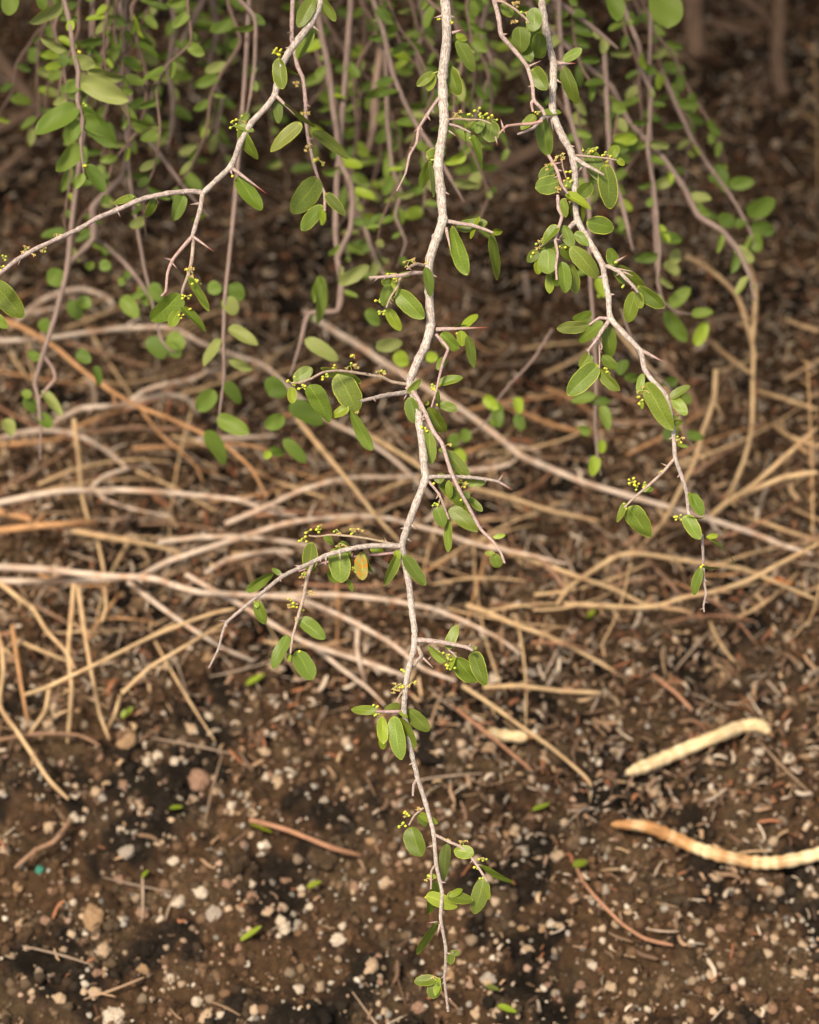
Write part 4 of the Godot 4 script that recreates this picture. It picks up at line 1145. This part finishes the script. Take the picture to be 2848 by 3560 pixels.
	for e in [[440, 850, 557, 855, 52, "g"], [500, 880, 545, 1025, 68, "g"], [440, 1040, 365, 1005, 60, "g"], [500, 1085, 502, 1168, 52, "y"], [462, 1180, 445, 1302, 72, "y"], [600, 690, 660, 610, 72, "g"], [500, 210, 480, 230, 60, "y"], [480, 110, 520, 230, 70, "y"], [640, 700, 730, 720, 60, "g"], [560, 720, 580, 790, 60, "g"]]: leaf(e[0], e[1], e[2], e[3], e[4], e[5])
	sprig("shrub_branch", "short blurred branch between the right branch and the long one beside it", g, "C", 1.2, [520,300, 540,700, 560,1000, 620,1200, 650,1320, 690,1500], 17, 14, 5)
	sprig("shrub_branch", "blurred leafy branch ending below the right branch's bend", g, "G", 1.24, [800,-1650, 790,-900, 810,-400, 830,-30, 840,100, 870,250, 960,320, 1060,330], 13, 8, 0)
	for e in [[905, 285, 1035, 175, 84, "g"], [885, 315, 1015, 495, 92, "g"], [1065, 520, 1135, 375, 82, "y"], [1045, 335, 1172, 318, 60, "g"], [930, 30, 960, -60, 70, "o"], [880, 20, 970, 90, 70, "o"]]: leaf(e[0], e[1], e[2], e[3], e[4], e[5])
	sprig("shrub_branch", "sparse blurred branch tip in the open soil, its leaves almost over the long pale stalk", g, "G", 1.2, [620,300, 690,500, 760,640, 900,760, 960,900, 1010,1060, 1060,1130], 8, 5, 0)
	for e in [[960, 720, 860, 750, 62, "g"], [980, 830, 1045, 850, 80, "g"], [870, 1040, 960, 1060, 84, "g"], [930, 990, 960, 1040, 62, "g"], [1010, 1045, 1112, 1075, 60, "g"]]: leaf(e[0], e[1], e[2], e[3], e[4], e[5])
	sprig("shrub_branch", "blurred branch tip with one large hanging leaf at the top right", g, "C", 1.17, [780,-120, 830,-60, 880,-20], 14, 10, 0)
	leaf(880, -40, 900, 165, 205, "g"); leaf(560, -40, 600, 130, 110, "g")
	sprig("shrub_branch", "sparse leaves of a branch end in the middle ground right of the middle branch", g, "E", 1.24, [1760,420, 1640,610, 1500,760, 1430,850, 1380,960, 1280,1040, 1180,1120], 8, 5, 0)
	for e in [[1350, 830, 1440, 900, 70, "y"], [1380, 960, 1470, 990, 70, "g"], [1420, 860, 1440, 1010, 75, "g"], [1540, 830, 1565, 930, 62, "y"], [1550, 930, 1575, 1030, 66, "g"], [1160, 1050, 1190, 1130, 90, "g"], [1240, 1020, 1230, 1100, 70, "g"], [1170, 1150, 1230, 1230, 80, "y"]]: leaf(e[0], e[1], e[2], e[3], e[4], e[5])
	sprig("shrub_branch", "purple forked twig dangling over the pale stalks near the left edge", g, "D", 1.2, [560,-1650, 540,-1100, 480,-600, 430,-200, 400,80, 330,350, 260,570, 210,740, 230,830, 245,1000, 240,1200], 18, 12, 0)
	stem("twig", [270,590, 320,660, 330,720, 280,780, 230,850], 12, 9, Color(0.82, 0.70, 0.72), "bark_far", 0.0, 8)
	for e in [[190, 820, 130, 800, 70, "g"], [150, 830, 220, 920, 80, "g"], [250, 790, 370, 940, 66, "o"], [230, 930, 310, 1010, 80, "g"], [30, 960, 70, 1060, 80, "o"], [240, 600, 170, 560, 60, "g"]]: leaf(e[0], e[1], e[2], e[3], e[4], e[5])
	sprig("shrub_branch", "straight purple twig with olive leaves hanging left of the middle branch", g, "D", 1.17, [1500,-1650, 1470,-1100, 1430,-600, 1400,-250, 1370,40, 1350,230, 1340,480, 1345,700, 1320,900, 1310,1010], 15, 9, 0)
	for e in [[1370, 415, 1545, 515, 78, "o"], [1330, 480, 1215, 640, 72, "o"], [1375, 600, 1515, 670, 66, "o"], [1350, 740, 1452, 865, 85, "g"], [1290, 790, 1185, 910, 112, "g"], [1305, 945, 1492, 1045, 104, "g"], [1600, 715, 1705, 830, 104, "g"], [1700, 940, 1590, 1010, 92, "g"], [1235, 1030, 1365, 1225, 104, "g"], [1250, 150, 1320, 200, 90, "g"], [1380, 150, 1450, 250, 110, "g"], [1350, 230, 1420, 330, 100, "o"], [1620, 1130, 1700, 1180, 60, "g"]]: leaf(e[0], e[1], e[2], e[3], e[4], e[5])
	use("E")
	for e in [[180, 880, 385, 985, 120, "g"], [150, 1080, 285, 1222, 80, "g"], [60, 1150, 40, 1200, 60, "y"], [130, 740, 60, 820, 100, "g"], [280, 480, 470, 600, 92, "o"], [700, 530, 860, 500, 80, "o"], [370, 100, 380, 380, 90, "g"], [650, 300, 720, 400, 80, "g"], [480, 150, 660, 40, 80, "o"], [360, 130, 330, 260, 60, "g"], [1000, 590, 1075, 590, 66, "y"], [820, 560, 890, 640, 120, "y"]]: leaf(e[0], e[1], e[2], e[3], e[4], e[5])
	sprig("shrub_branch", "blurred purple branch dropping left of the middle branch's first bend", g, "E", 1.22, [560,-1650, 520,-1100, 470,-500, 460,-180, 480,60, 500,200, 470,310, 300,330, 250,500, 190,700], 20, 14, 3)
	sprig("shrub_branch", "leafy branch hanging low over the stalks at the left", g, "D", 1.22, [760,-1650, 740,-1000, 790,-400, 860,20, 900,200, 960,460, 1010,540, 1060,560], 12, 7, 0)
	for e in [[890, 470, 985, 590, 100, "g"], [1000, 470, 1105, 530, 110, "g"], [1010, 510, 1080, 590, 80, "g"], [730, 230, 830, 350, 95, "g"], [920, 140, 950, 260, 80, "g"], [740, 160, 720, 110, 80, "g"], [570, 640, 600, 760, 50, "g"], [460, 560, 545, 620, 80, "g"], [230, 380, 320, 440, 80, "g"], [420, 250, 480, 360, 90, "g"], [280, 120, 400, 110, 130, "g"], [470, 240, 540, 290, 80, "g"], [520, 60, 560, 20, 70, "g"], [600, 20, 660, 60, 80, "g"]]: leaf(e[0], e[1], e[2], e[3], e[4], e[5])
	# leafy twigs filling the green mass; nothing in the photo tells these apart
	use("V")
	var told := {}
	var marks := [["the large-leaved branch", 160, 200], ["the zigzag branch", 260, 250], ["the left fork", 425, 400], ["the left branch's top", 600, 110], ["the left branch's long thorn", 520, 380], ["the slender twig's tip", 665, 440], ["the slender twig's olive leaves", 610, 280], ["the broken grey branch", 785, 270], ["the drooping bare twig", 860, 350], ["the middle branch's top", 935, 60], ["the flower twig by the middle branch", 1000, 260], ["the spiny twig's red thorns", 1060, 270], ["the right branch's top", 1145, 60], ["the right branch's round leaves", 1160, 390], ["the long hanging branch at the right", 1360, 200], ["the diagonal branch", 1300, 150]]
	for k in 40:
		var x := rng.randf_range(110, 1330)
		var low := lerpf(300, 520, smoothstep(100, 420, x))
		if x > 850: low = lerpf(470, 300, smoothstep(850, 1000, x))
		if x > 1100: low = lerpf(400, 560, smoothstep(1100, 1300, x))
		low *= rng.randf_range(0.55, 1.05)
		var pts := [x, -60.0]
		var y := -60.0
		var sway := rng.randf_range(-0.75, 0.85)
		while y < low:
			y += rng.randf_range(45, 85)
			x += sway * 50 + rng.randf_range(-38, 38)
			sway *= 0.93
			pts.append_array([x, y])
		sprig("leafy_twig", told_by("blurred leafy twig ending", x, y, marks, told), "leafy twigs filling the green mass", "V", rng.randf_range(1.14, 1.40), pts, rng.randf_range(3.4, 5.6), 2.2, int((low + 60) / 30), Color(0.46, 0.38, 0.36))

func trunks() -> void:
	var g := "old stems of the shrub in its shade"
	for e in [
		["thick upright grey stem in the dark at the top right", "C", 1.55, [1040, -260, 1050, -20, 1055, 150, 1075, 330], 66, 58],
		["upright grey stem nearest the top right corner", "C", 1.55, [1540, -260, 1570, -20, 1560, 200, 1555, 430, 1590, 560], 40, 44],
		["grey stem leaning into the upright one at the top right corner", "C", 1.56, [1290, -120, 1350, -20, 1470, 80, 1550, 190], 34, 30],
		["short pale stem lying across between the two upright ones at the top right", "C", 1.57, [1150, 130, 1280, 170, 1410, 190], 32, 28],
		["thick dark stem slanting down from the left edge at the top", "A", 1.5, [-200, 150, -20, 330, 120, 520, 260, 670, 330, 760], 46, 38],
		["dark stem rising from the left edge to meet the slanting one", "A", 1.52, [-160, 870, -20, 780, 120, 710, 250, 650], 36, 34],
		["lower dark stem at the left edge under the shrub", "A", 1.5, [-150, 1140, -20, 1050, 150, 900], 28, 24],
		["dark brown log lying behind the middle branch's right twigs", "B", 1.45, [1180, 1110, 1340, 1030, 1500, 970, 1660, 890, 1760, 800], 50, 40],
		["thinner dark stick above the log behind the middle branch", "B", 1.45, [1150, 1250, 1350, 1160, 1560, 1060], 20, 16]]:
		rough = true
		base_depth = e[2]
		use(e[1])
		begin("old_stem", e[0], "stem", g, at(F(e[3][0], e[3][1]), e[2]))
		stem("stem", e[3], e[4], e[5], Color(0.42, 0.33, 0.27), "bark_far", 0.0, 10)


# ---------- dry stalks lying in a tangle over the ground
func stalk(label: String, f: String, kind: String, h0: float, h1: float, r0: float, r1: float, xy: Array, forks := []) -> void:
	use(f)
	rough = true
	var tint: Color = {"p": Color(0.57, 0.465, 0.385), "t": Color(0.54, 0.385, 0.22), "o": Color(0.46, 0.255, 0.125), "b": Color(0.27, 0.165, 0.11), "r": Color(0.36, 0.19, 0.12)}[kind]
	var mid := on_ground(F(xy[0], xy[1]), h0)
	begin("dry_stalk", label, "stalk", "dry stalks tangled on the ground", mid)
	lying("stem", kind, tint, h0, h1, r0, r1, xy)
	for e in forks:
		lying("side_stem", kind, tint, h1, h1 * 0.5 + 0.003, r1 * 0.85, r1 * 0.5, e)

func lying(called: String, kind: String, tint: Color, h0: float, h1: float, r0: float, r1: float, xy: Array) -> void:
	var pts := []
	var n := xy.size() / 2
	for i in n:
		var t := float(i) / maxf(n - 1, 1)
		var bow := sin(t * PI) * 0.006
		pts.append(on_ground(F(xy[2 * i], xy[2 * i + 1]), lerpf(h0, h1, t) + bow))
	pts = curve(pts, 5, 0.36)
	var v := PackedVector3Array()
	var r := PackedFloat32Array()
	var c := PackedColorArray()
	var ph := rng.randf() * 50.0
	for i in pts.size():
		var t := float(i) / (pts.size() - 1)
		v.append(pts[i])
		var d: float = (pts[i] - Vector3(0, EYE, 0)).dot(ray(Vector2(PW / 2, PH / 2)))
		r.append(0.72 * lerpf(r0 * 1.08, r1 * 0.85, t) * (1.0 - 0.45 * smoothstep(0.9, 1.0, t)) * (1.0 + 0.10 * noise.get_noise_2d(i * 55.0, ph * 70.0)) / fr.z * px_size(d) * (1.0 + (0.22 if i % 10 == 5 else 0.0)))
		var m := noise.get_noise_2d(i * 42.0, ph * 100.0)
		var q := tint.lerp(Color(0.40, 0.22, 0.12), clampf(m * 1.3 + 0.1, 0, 0.65) if kind == "p" else clampf(m, 0, 0.5))
		if i % 10 == 5: q = q * 0.72
		c.append(q)
	var s := Soup.new()
	tube(s, v, r, c, 9, 0.12)
	part(called, mesh_of(s), M.dry)
	if called == "stem" and pts.size() > 12:  # snapped side stubs at the nodes
		for i in range(5, pts.size() - 3, 10):
			if rng.randf() > 0.55: continue
			var u := (v[i + 1] - v[i]).normalized()
			var w := (u.cross(Vector3.UP).normalized() * (1.0 if rng.randf() < 0.5 else -1.0) + Vector3.UP * rng.randf_range(-0.2, 0.8) + u * rng.randf_range(0.4, 1.4)).normalized()
			var l := r[i] * rng.randf_range(2.0, 9.0)
			var stub := Soup.new()
			tube(stub, PackedVector3Array([v[i], v[i] + w * l * 0.5, v[i] + w * l + u * l * 0.15]), PackedFloat32Array([r[i] * 0.6, r[i] * 0.42, r[i] * 0.2]), PackedColorArray([c[i], c[i] * 1.2, c[i] * 1.1]), 6)
			part("side_stub", mesh_of(stub), M.dry)

func stalks() -> void:
	stalk("long orange-tan forked stalk arching from the left edge over the pale stalks", "D", "o", 0.10, 0.05, 23, 15, [-40,340, 20,370, 150,420, 330,530, 520,690, 680,800, 840,890, 1000,950, 1180,1030, 1340,1110, 1460,1210, 1520,1275, 1600,1430], [[835,885, 950,1040, 1080,1150, 1180,1250, 1215,1340], [1180,1250, 1350,1312], [1520,1275, 1668,1338], [1340,1108, 1500,1120, 1640,1160, 1760,1195]])
	stalk("very long pale pinkish stalk running from the left edge down to behind the middle branch", "D", "p", 0.075, 0.03, 21, 17, [-40,492, 250,480, 500,445, 750,415, 1000,410, 1080,430, 1180,490, 1300,540, 1450,590, 1580,635, 1700,740, 1850,880, 1990,980, 2150,1060, 2330,1180, 2500,1330, 2590,1430])
	stalk("pale stalk bent into a hook at the left, above the long pinkish one", "D", "p", 0.05, 0.06, 23, 20, [60,420, 150,330, 250,250, 380,195, 500,182, 620,220, 680,275, 640,312])
	stalk("short pale stalk lying under the hooked one at the left", "D", "p", 0.035, 0.03, 18, 15, [90,380, 180,330, 300,300, 420,280, 430,210])
	stalk("wavy pale grey stalk rising to the right behind the orange forked stalk", "D", "p", 0.05, 0.035, 20, 21, [310,990, 480,900, 620,885, 750,870, 870,790, 1000,750, 1130,730, 1240,680, 1340,665])
	stalk("pale stalk curving over like an arch right of the orange stalk's fork", "D", "p", 0.04, 0.02, 20, 18, [800,860, 870,840, 1000,810, 1120,840, 1175,890, 1190,940])
	stalk("pale stalk from the left edge bending down to the right below the wavy one", "D", "p", 0.045, 0.015, 26, 18, [-40,1095, 100,1050, 250,1030, 400,1040, 520,1080, 650,1160, 770,1260])
	stalk("long pale stalk crossing the left side at mid height with a short fork beneath it", "D", "p", 0.05, 0.03, 26, 18, [-40,1470, 200,1420, 400,1390, 560,1390, 700,1385, 1000,1400, 1300,1430, 1450,1450, 1600,1510, 1780,1545], [[570,1392, 650,1450, 800,1500, 1035,1548]])
	stalk("short pale stalk springing upwards from the fork of the long pale one", "D", "p", 0.045, 0.03, 19, 20, [530,1395, 620,1310, 760,1260, 890,1248])
	stalk("bright orange broken stalk end at the left edge", "D", "o", 0.035, 0.03, 30, 26, [-40,1515, 60,1530, 185,1565])
	stalk("bright orange straight stalk just below the broken orange end", "D", "o", 0.03, 0.02, 30, 26, [-40,1635, 200,1605, 400,1590, 580,1580])
	stalk("tan stalk with an orange end lying between the two thick pale bundles", "H", "t", 0.03, 0.012, 26, 17, [430,250, 650,290, 800,315, 950,345, 1100,390])
	stalk("thin upright tan stem crossing the long pale stalk near the left", "D", "t", 0.06, 0.012, 19, 18, [445,960, 460,1100, 475,1200, 490,1400, 530,1570])
	stalk("thin brown stalk under the orange forked stalk, high on the left", "D", "b", 0.02, 0.012, 18, 14, [400,500, 600,560, 750,610, 900,645])
	stalk("short orange stick left of the orange stalk's first fork", "D", "o", 0.015, 0.01, 18, 14, [465,1010, 600,950, 780,890])
	stalk("grey stalk lying flat behind the orange stalk's long fork", "D", "b", 0.02, 0.012, 18, 17, [540,1045, 800,1012, 1000,1020, 1240,1010])
	stalk("grey stalk low behind the leaves at centre left", "D", "p", 0.02, 0.02, 17, 16, [1180,1085, 1350,1075, 1500,1070, 1660,1060])
	stalk("dark orange stick at the left edge below the bent pale stalk", "D", "o", 0.012, 0.01, 18, 14, [-40,1115, 150,1105, 380,1078])
	stalk("dark orange stick under the end of the orange fork", "D", "o", 0.012, 0.01, 15, 13, [800,1135, 1000,1128, 1230,1118])
	stalk("small curled pale stalk hanging from the orange forked stalk", "D", "p", 0.06, 0.03, 16, 14, [500,670, 515,700, 560,770, 572,860, 530,930])
	stalk("short tan stalk sloping under the hook at the left edge", "D", "t", 0.02, 0.01, 14, 12, [60,560, 120,650, 190,750])
	stalk("pale stalk rising from the crossing at centre left to the middle branch", "E", "p", 0.035, 0.035, 20, 17, [-200,1590, 60,1480, 250,1390, 450,1330, 600,1310, 800,1310, 960,1298])
	stalk("thickest pale stalk of the lower bundle, crossing from the left edge past the middle branch", "H", "p", 0.05, 0.025, 29, 17, [-40,468, 300,485, 600,520, 830,530, 950,545, 1050,580, 1200,620, 1400,632, 1600,640, 1850,632, 2100,640, 2350,670, 2460,690, 2600,720, 2800,800, 3000,900, 3120,992])
	stalk("pale pink stalk just under the thickest one at the left edge", "H", "p", 0.03, 0.03, 25, 22, [-40,550, 300,556, 600,546, 760,535])
	stalk("bright pale stalk arching up from the lower bundle and over behind the middle branch", "H", "p", 0.045, 0.03, 23, 18, [845,522, 1000,440, 1200,370, 1450,290, 1700,210, 1850,185, 1990,172, 2150,160, 2350,180, 2450,210, 2650,260, 2850,330, 3150,390, 3400,450])
	stalk("grey-pink stalk lying level between the arching ones", "H", "p", 0.03, 0.02, 21, 18, [950,322, 1200,290, 1500,290, 1780,325, 1900,350])
	stalk("short pale arched stalk inside the lower bundle", "H", "p", 0.035, 0.03, 20, 18, [1235,505, 1350,430, 1500,390, 1650,370, 1760,380])
	stalk("grey stalk slanting down to the right out of the lower bundle", "H", "p", 0.03, 0.012, 20, 17, [770,560, 900,660, 1050,770, 1200,870, 1350,960, 1520,1030])
	stalk("grey-pink forked stalk running beneath the middle branch's left twig", "H", "p", 0.04, 0.018, 21, 22, [1120,515, 1250,590, 1400,670, 1552,760, 1750,880, 1880,940, 2100,1010, 2250,1060, 2430,1120], [[1880,940, 2050,1080, 2200,1190, 2310,1300]])
	stalk("pale stalk arching behind the middle branch's left twig and ending behind the stem", "I", "p", 0.045, 0.02, 21, 20, [60,640, 230,660, 400,720, 550,790, 700,870, 800,930, 900,1010, 1000,1085, 1180,1150])
	stalk("short upright pale stalk joining two stalks left of the middle branch", "I", "p", 0.035, 0.01, 19, 16, [600,800, 588,950, 610,1060, 640,1160])
	stalk("tan stalk in front of the lower bundle, longest of a parallel pair", "H", "t", 0.055, 0.05, 17, 18, [150,1235, 280,1190, 450,1110, 600,1040, 900,890, 1150,790, 1300,740, 1410,718])
	stalk("shorter tan stalk of the parallel pair at the lower left", "H", "t", 0.05, 0.05, 16, 15, [735,1225, 900,1070, 1100,950, 1250,860, 1360,795])
	stalk("tan stalk bending down from the left edge to the upright stems", "H", "t", 0.04, 0.03, 20, 17, [-30,540, 120,660, 200,720, 280,850, 400,980, 445,1080])
	stalk("upright tan stem at the lower left, left one of two side by side", "H", "t", 0.05, 0.006, 19, 20, [445,570, 425,800, 410,1000, 430,1200, 405,1520])
	stalk("upright tan stem at the lower left, right one of two side by side", "H", "t", 0.05, 0.008, 19, 16, [470,590, 500,800, 540,1050, 570,1200, 600,1350, 655,1500])
	stalk("long tan stalk down the left edge, ending among the pebbles", "H", "t", 0.03, 0.006, 18, 20, [-30,820, 10,950, 20,1100, 0,1300, 100,1450, 200,1600, 295,1745, 410,1860])
	stalk("brown upright stem close to the left edge", "H", "o", 0.03, 0.006, 17, 15, [75,820, 100,1000, 140,1250, 175,1430])
	stalk("short brown stalk joining the upright stems at the lower left", "H", "t", 0.02, 0.02, 16, 15, [110,910, 250,970, 410,1035])
	stalk("short curved tan stalk below the parallel pair at the lower left", "H", "t", 0.02, 0.006, 17, 15, [295,1190, 270,1330, 165,1485])
	stalk("brown stalk leaning right beside the upright stems at the lower left", "H", "o", 0.015, 0.02, 16, 14, [530,890, 620,760, 730,615])
	stalk("short brown stick behind the upright stems at the lower left", "H", "b", 0.01, 0.01, 16, 14, [190,690, 290,740, 400,800])
	stalk("short tan stick poking out below the parallel pair at the lower left", "H", "t", 0.015, 0.006, 16, 13, [720,1240, 690,1350, 640,1450])
	stalk("brown stick hanging between the two pale bundles", "H", "t", 0.03, 0.03, 14, 14, [590,330, 625,500, 635,700, 610,800])
	stalk("dark arched stick lying on the soil at the lower left", "H", "b", 0.008, 0.006, 15, 13, [-20,1510, 150,1475, 300,1465, 480,1478, 600,1540])
	stalk("grey-brown bent stick under the long left stalk's end", "K", "b", 0.006, 0.005, 20, 24, [425,500, 360,590, 310,640, 220,680, 90,790])
	stalk("straight tan stalk crossing steeply from centre left to behind the middle branch", "E", "t", 0.06, 0.04, 21, 15, [230,960, 400,1170, 560,1360, 700,1540, 850,1700])
	stalk("long grey stalk sloping behind the middle branch to the right edge", "E", "p", 0.05, 0.03, 25, 27, [270,310, 400,400, 600,520, 760,630, 900,710, 1180,880, 1350,1000, 1500,1120, 1570,1180, 1730,1250, 1950,1340, 2250,1430, 2500,1500, 2700,1560, 2950,1640, 3150,1720, 3320,1770])
	stalk("short pale stalk joining the long sloping stalk right of the middle branch", "E", "p", 0.03, 0.035, 20, 17, [1250,1270, 1400,1255, 1500,1230, 1560,1185])
	stalk("orange-tan stalk lying right of the middle branch with a short fork", "E", "t", 0.03, 0.02, 18, 19, [1270,1372, 1500,1430, 1750,1510, 2040,1572], [[1480,1430, 1560,1490, 1640,1545]])
	stalk("tan stalk parallel to the long pinkish one, left of the middle branch", "E", "t", 0.03, 0.025, 18, 17, [600,1020, 750,1110, 900,1200, 1000,1270, 1060,1310])
	stalk("tan stalk crossing the lower right in a wide low arch", "J", "t", 0.02, 0.02, 18, 22, [240,690, 300,600, 420,510, 600,400, 750,390, 950,420, 1150,450, 1350,480, 1550,560, 1780,660])
	stalk("tan stalk from behind the middle branch sinking to the lower right", "J", "t", 0.025, 0.008, 20, 15, [-160,330, 0,400, 180,460, 400,540, 600,610, 760,690, 1000,730, 1065,775])
	stalk("tan stalk curving up to the right edge under the tip of the right branch", "J", "t", 0.02, 0.05, 19, 24, [280,690, 500,700, 700,710, 850,700, 1000,650, 1200,610, 1400,540, 1550,460, 1800,330])
	stalk("short grey stick slanting steeply across the tan stalks at the lower right", "J", "b", 0.03, 0.006, 21, 22, [140,425, 220,510, 320,650, 405,765])
	stalk("tan stalk lying right of the middle branch's lower twig", "J", "t", 0.02, 0.008, 22, 17, [-300,700, -180,740, 0,820, 150,870, 400,990, 590,1100])
	stalk("straight pale tan stalk with a reddish broken end", "J", "t", 0.015, 0.012, 18, 21, [-200,1190, 0,1180, 250,1210, 495,1222])
	stalk("short reddish stick standing out of the litter above the pale pod", "J", "r", 0.006, 0.012, 18, 16, [810,1110, 870,1165, 950,1225, 1050,1330])
	stalk("thin brown stalk running down past the short pale pod", "J", "t", 0.012, 0.006, 16, 14, [-330,1180, -150,1300, 0,1410, 200,1550, 400,1720, 440,1780])
	stalk("dark red stick lying under the short pale pod", "I", "r", 0.01, 0.006, 17, 15, [1190,1320, 1300,1410, 1450,1530, 1640,1690])
	stalk("reddish-brown curved stick alone on the soil near the bottom right", "M", "r", 0.006, 0.006, 8, 11, [155,450, 180,500, 230,560, 310,640, 390,690, 482,712])
	stalk("reddish-brown straight stick on the soil left of the middle branch's tip", "L", "r", 0.006, 0.006, 11, 14, [-30,285, 0,292, 100,320, 250,380, 345,405])
	stalk("tan stalk broken off at its top, leaning right of the right branch", "G", "t", 0.10, 0.015, 22, 17, [1188,665, 1175,850, 1105,1050, 1055,1230, 950,1430, 870,1580, 740,1725])
	stalk("long curved tan stalk standing at the right, bending at its joint", "G", "t", 0.10, 0.03, 18, 20, [1010,-15, 1120,40, 1220,120, 1320,230, 1385,420, 1415,560, 1410,700, 1405,1000, 1360,1200, 1290,1370, 1240,1430])
	stalk("tan stalk joining the long curved one from above at the right", "G", "t", 0.09, 0.09, 22, 20, [1330,-60, 1395,70, 1425,200, 1420,350, 1408,500])
	stalk("thick tan stalk fanning out to the right edge, lower of the pair", "G", "t", 0.03, 0.06, 20, 27, [1140,1560, 1280,1440, 1450,1370, 1600,1310, 1800,1280])
	stalk("tan stalk fanning out to the right edge, upper of the pair", "G", "t", 0.03, 0.06, 19, 22, [1190,1510, 1290,1440, 1420,1350, 1600,1190, 1800,1010])
	stalk("short tan stalk meeting the long curved one from the left", "G", "t", 0.03, 0.07, 17, 18, [1170,500, 1230,560, 1310,620, 1400,690])
	stalk("thin brown stick under the joint of the long curved stalk", "G", "b", 0.012, 0.03, 14, 14, [1200,760, 1260,680, 1320,600])
	stalk("dark thin stalk curving down right of the right branch's lower bend", "G", "b", 0.02, 0.008, 14, 13, [880,550, 895,620, 960,710, 1050,820, 1095,960])
	stalk("brown stalk hidden just behind the right branch's lower half", "G", "t", 0.06, 0.012, 14, 13, [590,420, 680,530, 740,600, 860,740, 950,920, 1000,1040, 1045,1140])
	stalk("tan stalk at the right edge, upper of two short ones", "G", "t", 0.02, 0.03, 16, 18, [1440,790, 1600,840, 1800,905])
	stalk("tan stalk at the right edge, lower of two short ones", "G", "t", 0.02, 0.04, 18, 18, [1545,1000, 1640,1070, 1800,1120])
	stalk("brown stalk low at the right edge under the long grey one", "G", "t", 0.012, 0.012, 17, 16, [1340,1540, 1500,1590, 1640,1640, 1800,1690])
	stalk("brown stick in the litter below the right branch's hanging twig", "G", "b", 0.012, 0.012, 18, 18, [640,1720, 750,1640, 870,1600, 980,1590])
	stalk("brown stick from the stalk fan towards the right branch's tip", "G", "b", 0.015, 0.015, 17, 14, [1050,1290, 1180,1200, 1330,1110])
	stalk("dark stick behind the short leaning stick at the lower right", "J", "b", 0.008, 0.008, 16, 14, [780,430, 880,530, 990,650])
	stalk("brown stick crossing under the wide low arch", "J", "b", 0.01, 0.012, 15, 15, [540,590, 700,550, 830,530])
	var told := {}
	var marks := [["the hooked pale stalk", 130, 640], ["the orange forked stalk's fork", 290, 860], ["the orange stick ends", 90, 1105], ["the left twig's leaves", 350, 650], ["the wavy grey stalk", 380, 800], ["the long pale stalk's fork", 200, 1035], ["the olive hanging leaves", 500, 780], ["the left bunch of big leaves", 680, 830], ["the upper bare spur", 790, 838], ["the steep tan stalk", 720, 960], ["the middle branch's lower fork", 845, 1150], ["the left twig's tip", 445, 1400], ["the upright tan stems", 160, 1300], ["the parallel tan pair", 350, 1330], ["the spiny right twig's tip", 1060, 1030], ["the curved twig's end leaf", 1050, 1180], ["the three leaves below the fork", 1000, 1400], ["the right branch's round leaf", 1350, 1100], ["the right branch's tip", 1480, 1260], ["the long curved tan stalk", 1580, 850], ["the fan of tan stalks", 1600, 1050], ["the leaning broken tan stalk", 1490, 850], ["the short leaning grey stick", 1190, 1250], ["the wide low arch", 1350, 1170], ["the right edge", 1720, 900]]
	for k in 110:
		use("V")
		var x := rng.randf_range(-40, 1150) if k < 70 else rng.randf_range(880, 1740)
		var y := rng.randf_range(620, 1380) if k < 70 else rng.randf_range(760, 1320)
		var way := rng.randf_range(-0.55, 0.55) + (PI / 2 if rng.randf() < 0.22 else 0.0)
		var l := rng.randf_range(80, 330)
		var turn := rng.randf_range(-0.35, 0.35)
		var pts := []
		for e in 5:
			pts.append_array([x, y])
			x += cos(way) * l / 4
			y += sin(way) * l / 4
			way += turn / 2
		var kind: String = ["b", "t", "r", "t", "o", "t"][rng.randi() % 6]
		stalk(told_by("thin %s straw under the tangle," % {"b": "brown", "t": "tan", "r": "reddish", "o": "orange"}[kind], pts[4], pts[5], marks, told), "V", kind, rng.randf_range(0.004, 0.022), rng.randf_range(0.004, 0.018), rng.randf_range(2.6, 5.5), rng.randf_range(1.5, 3.2), pts)
	stalk("tiny white stick end standing in the dark soil left of the right branch", "G", "p", 0.02, 0.004, 17, 20, [40,85, 52,150, 65,250])
	# two seed stalks standing at the right edge
	for e in [["dry straw-coloured seed stalk at the upper right edge", 95.0, 400.0, 1716.0, 0.16], ["dry straw-coloured seed stalk with short side stems at the middle of the right edge", 760.0, 1130.0, 1704.0, 0.10]]:
		use("V")
		var top: float = e[1]
		var bottom: float = e[2]
		var x: float = e[3]
		begin("seed_stalk", e[0], "stalk", "dry seed stalks at the right edge", on_ground(F(x, bottom), 0.01))
		lying("stem", "t", Color(0.55, 0.36, 0.19), e[4], 0.02, 2.0, 3.6, [x - 4, top, x + 2, lerpf(top, bottom, 0.3), x + 6, lerpf(top, bottom, 0.6), x + 8, bottom])
		for k in 14:
			var y := lerpf(top + 8, bottom - 60, k / 13.0)
			var h := lerpf(e[4], 0.03, k / 13.0)
			lying("side_stem", "t", Color(0.55, 0.36, 0.19), h, h, 2.0, 1.2, [x + 2, y, x + 2 + (18 if k % 2 else -20), y - 12])
		for k in 3:
			lying("side_stem", "t", Color(0.55, 0.36, 0.19), e[4] * 0.5, 0.03, 2.2, 1.4, [x + 4, lerpf(top, bottom, 0.55), x - 30 - 16 * k, lerpf(top, bottom, 0.45) - 10 * k])
	stalk("pale dry grass end poking in at the right edge", "G", "t", 0.05, 0.04, 18, 14, [1800,430, 1700,400, 1610,362])
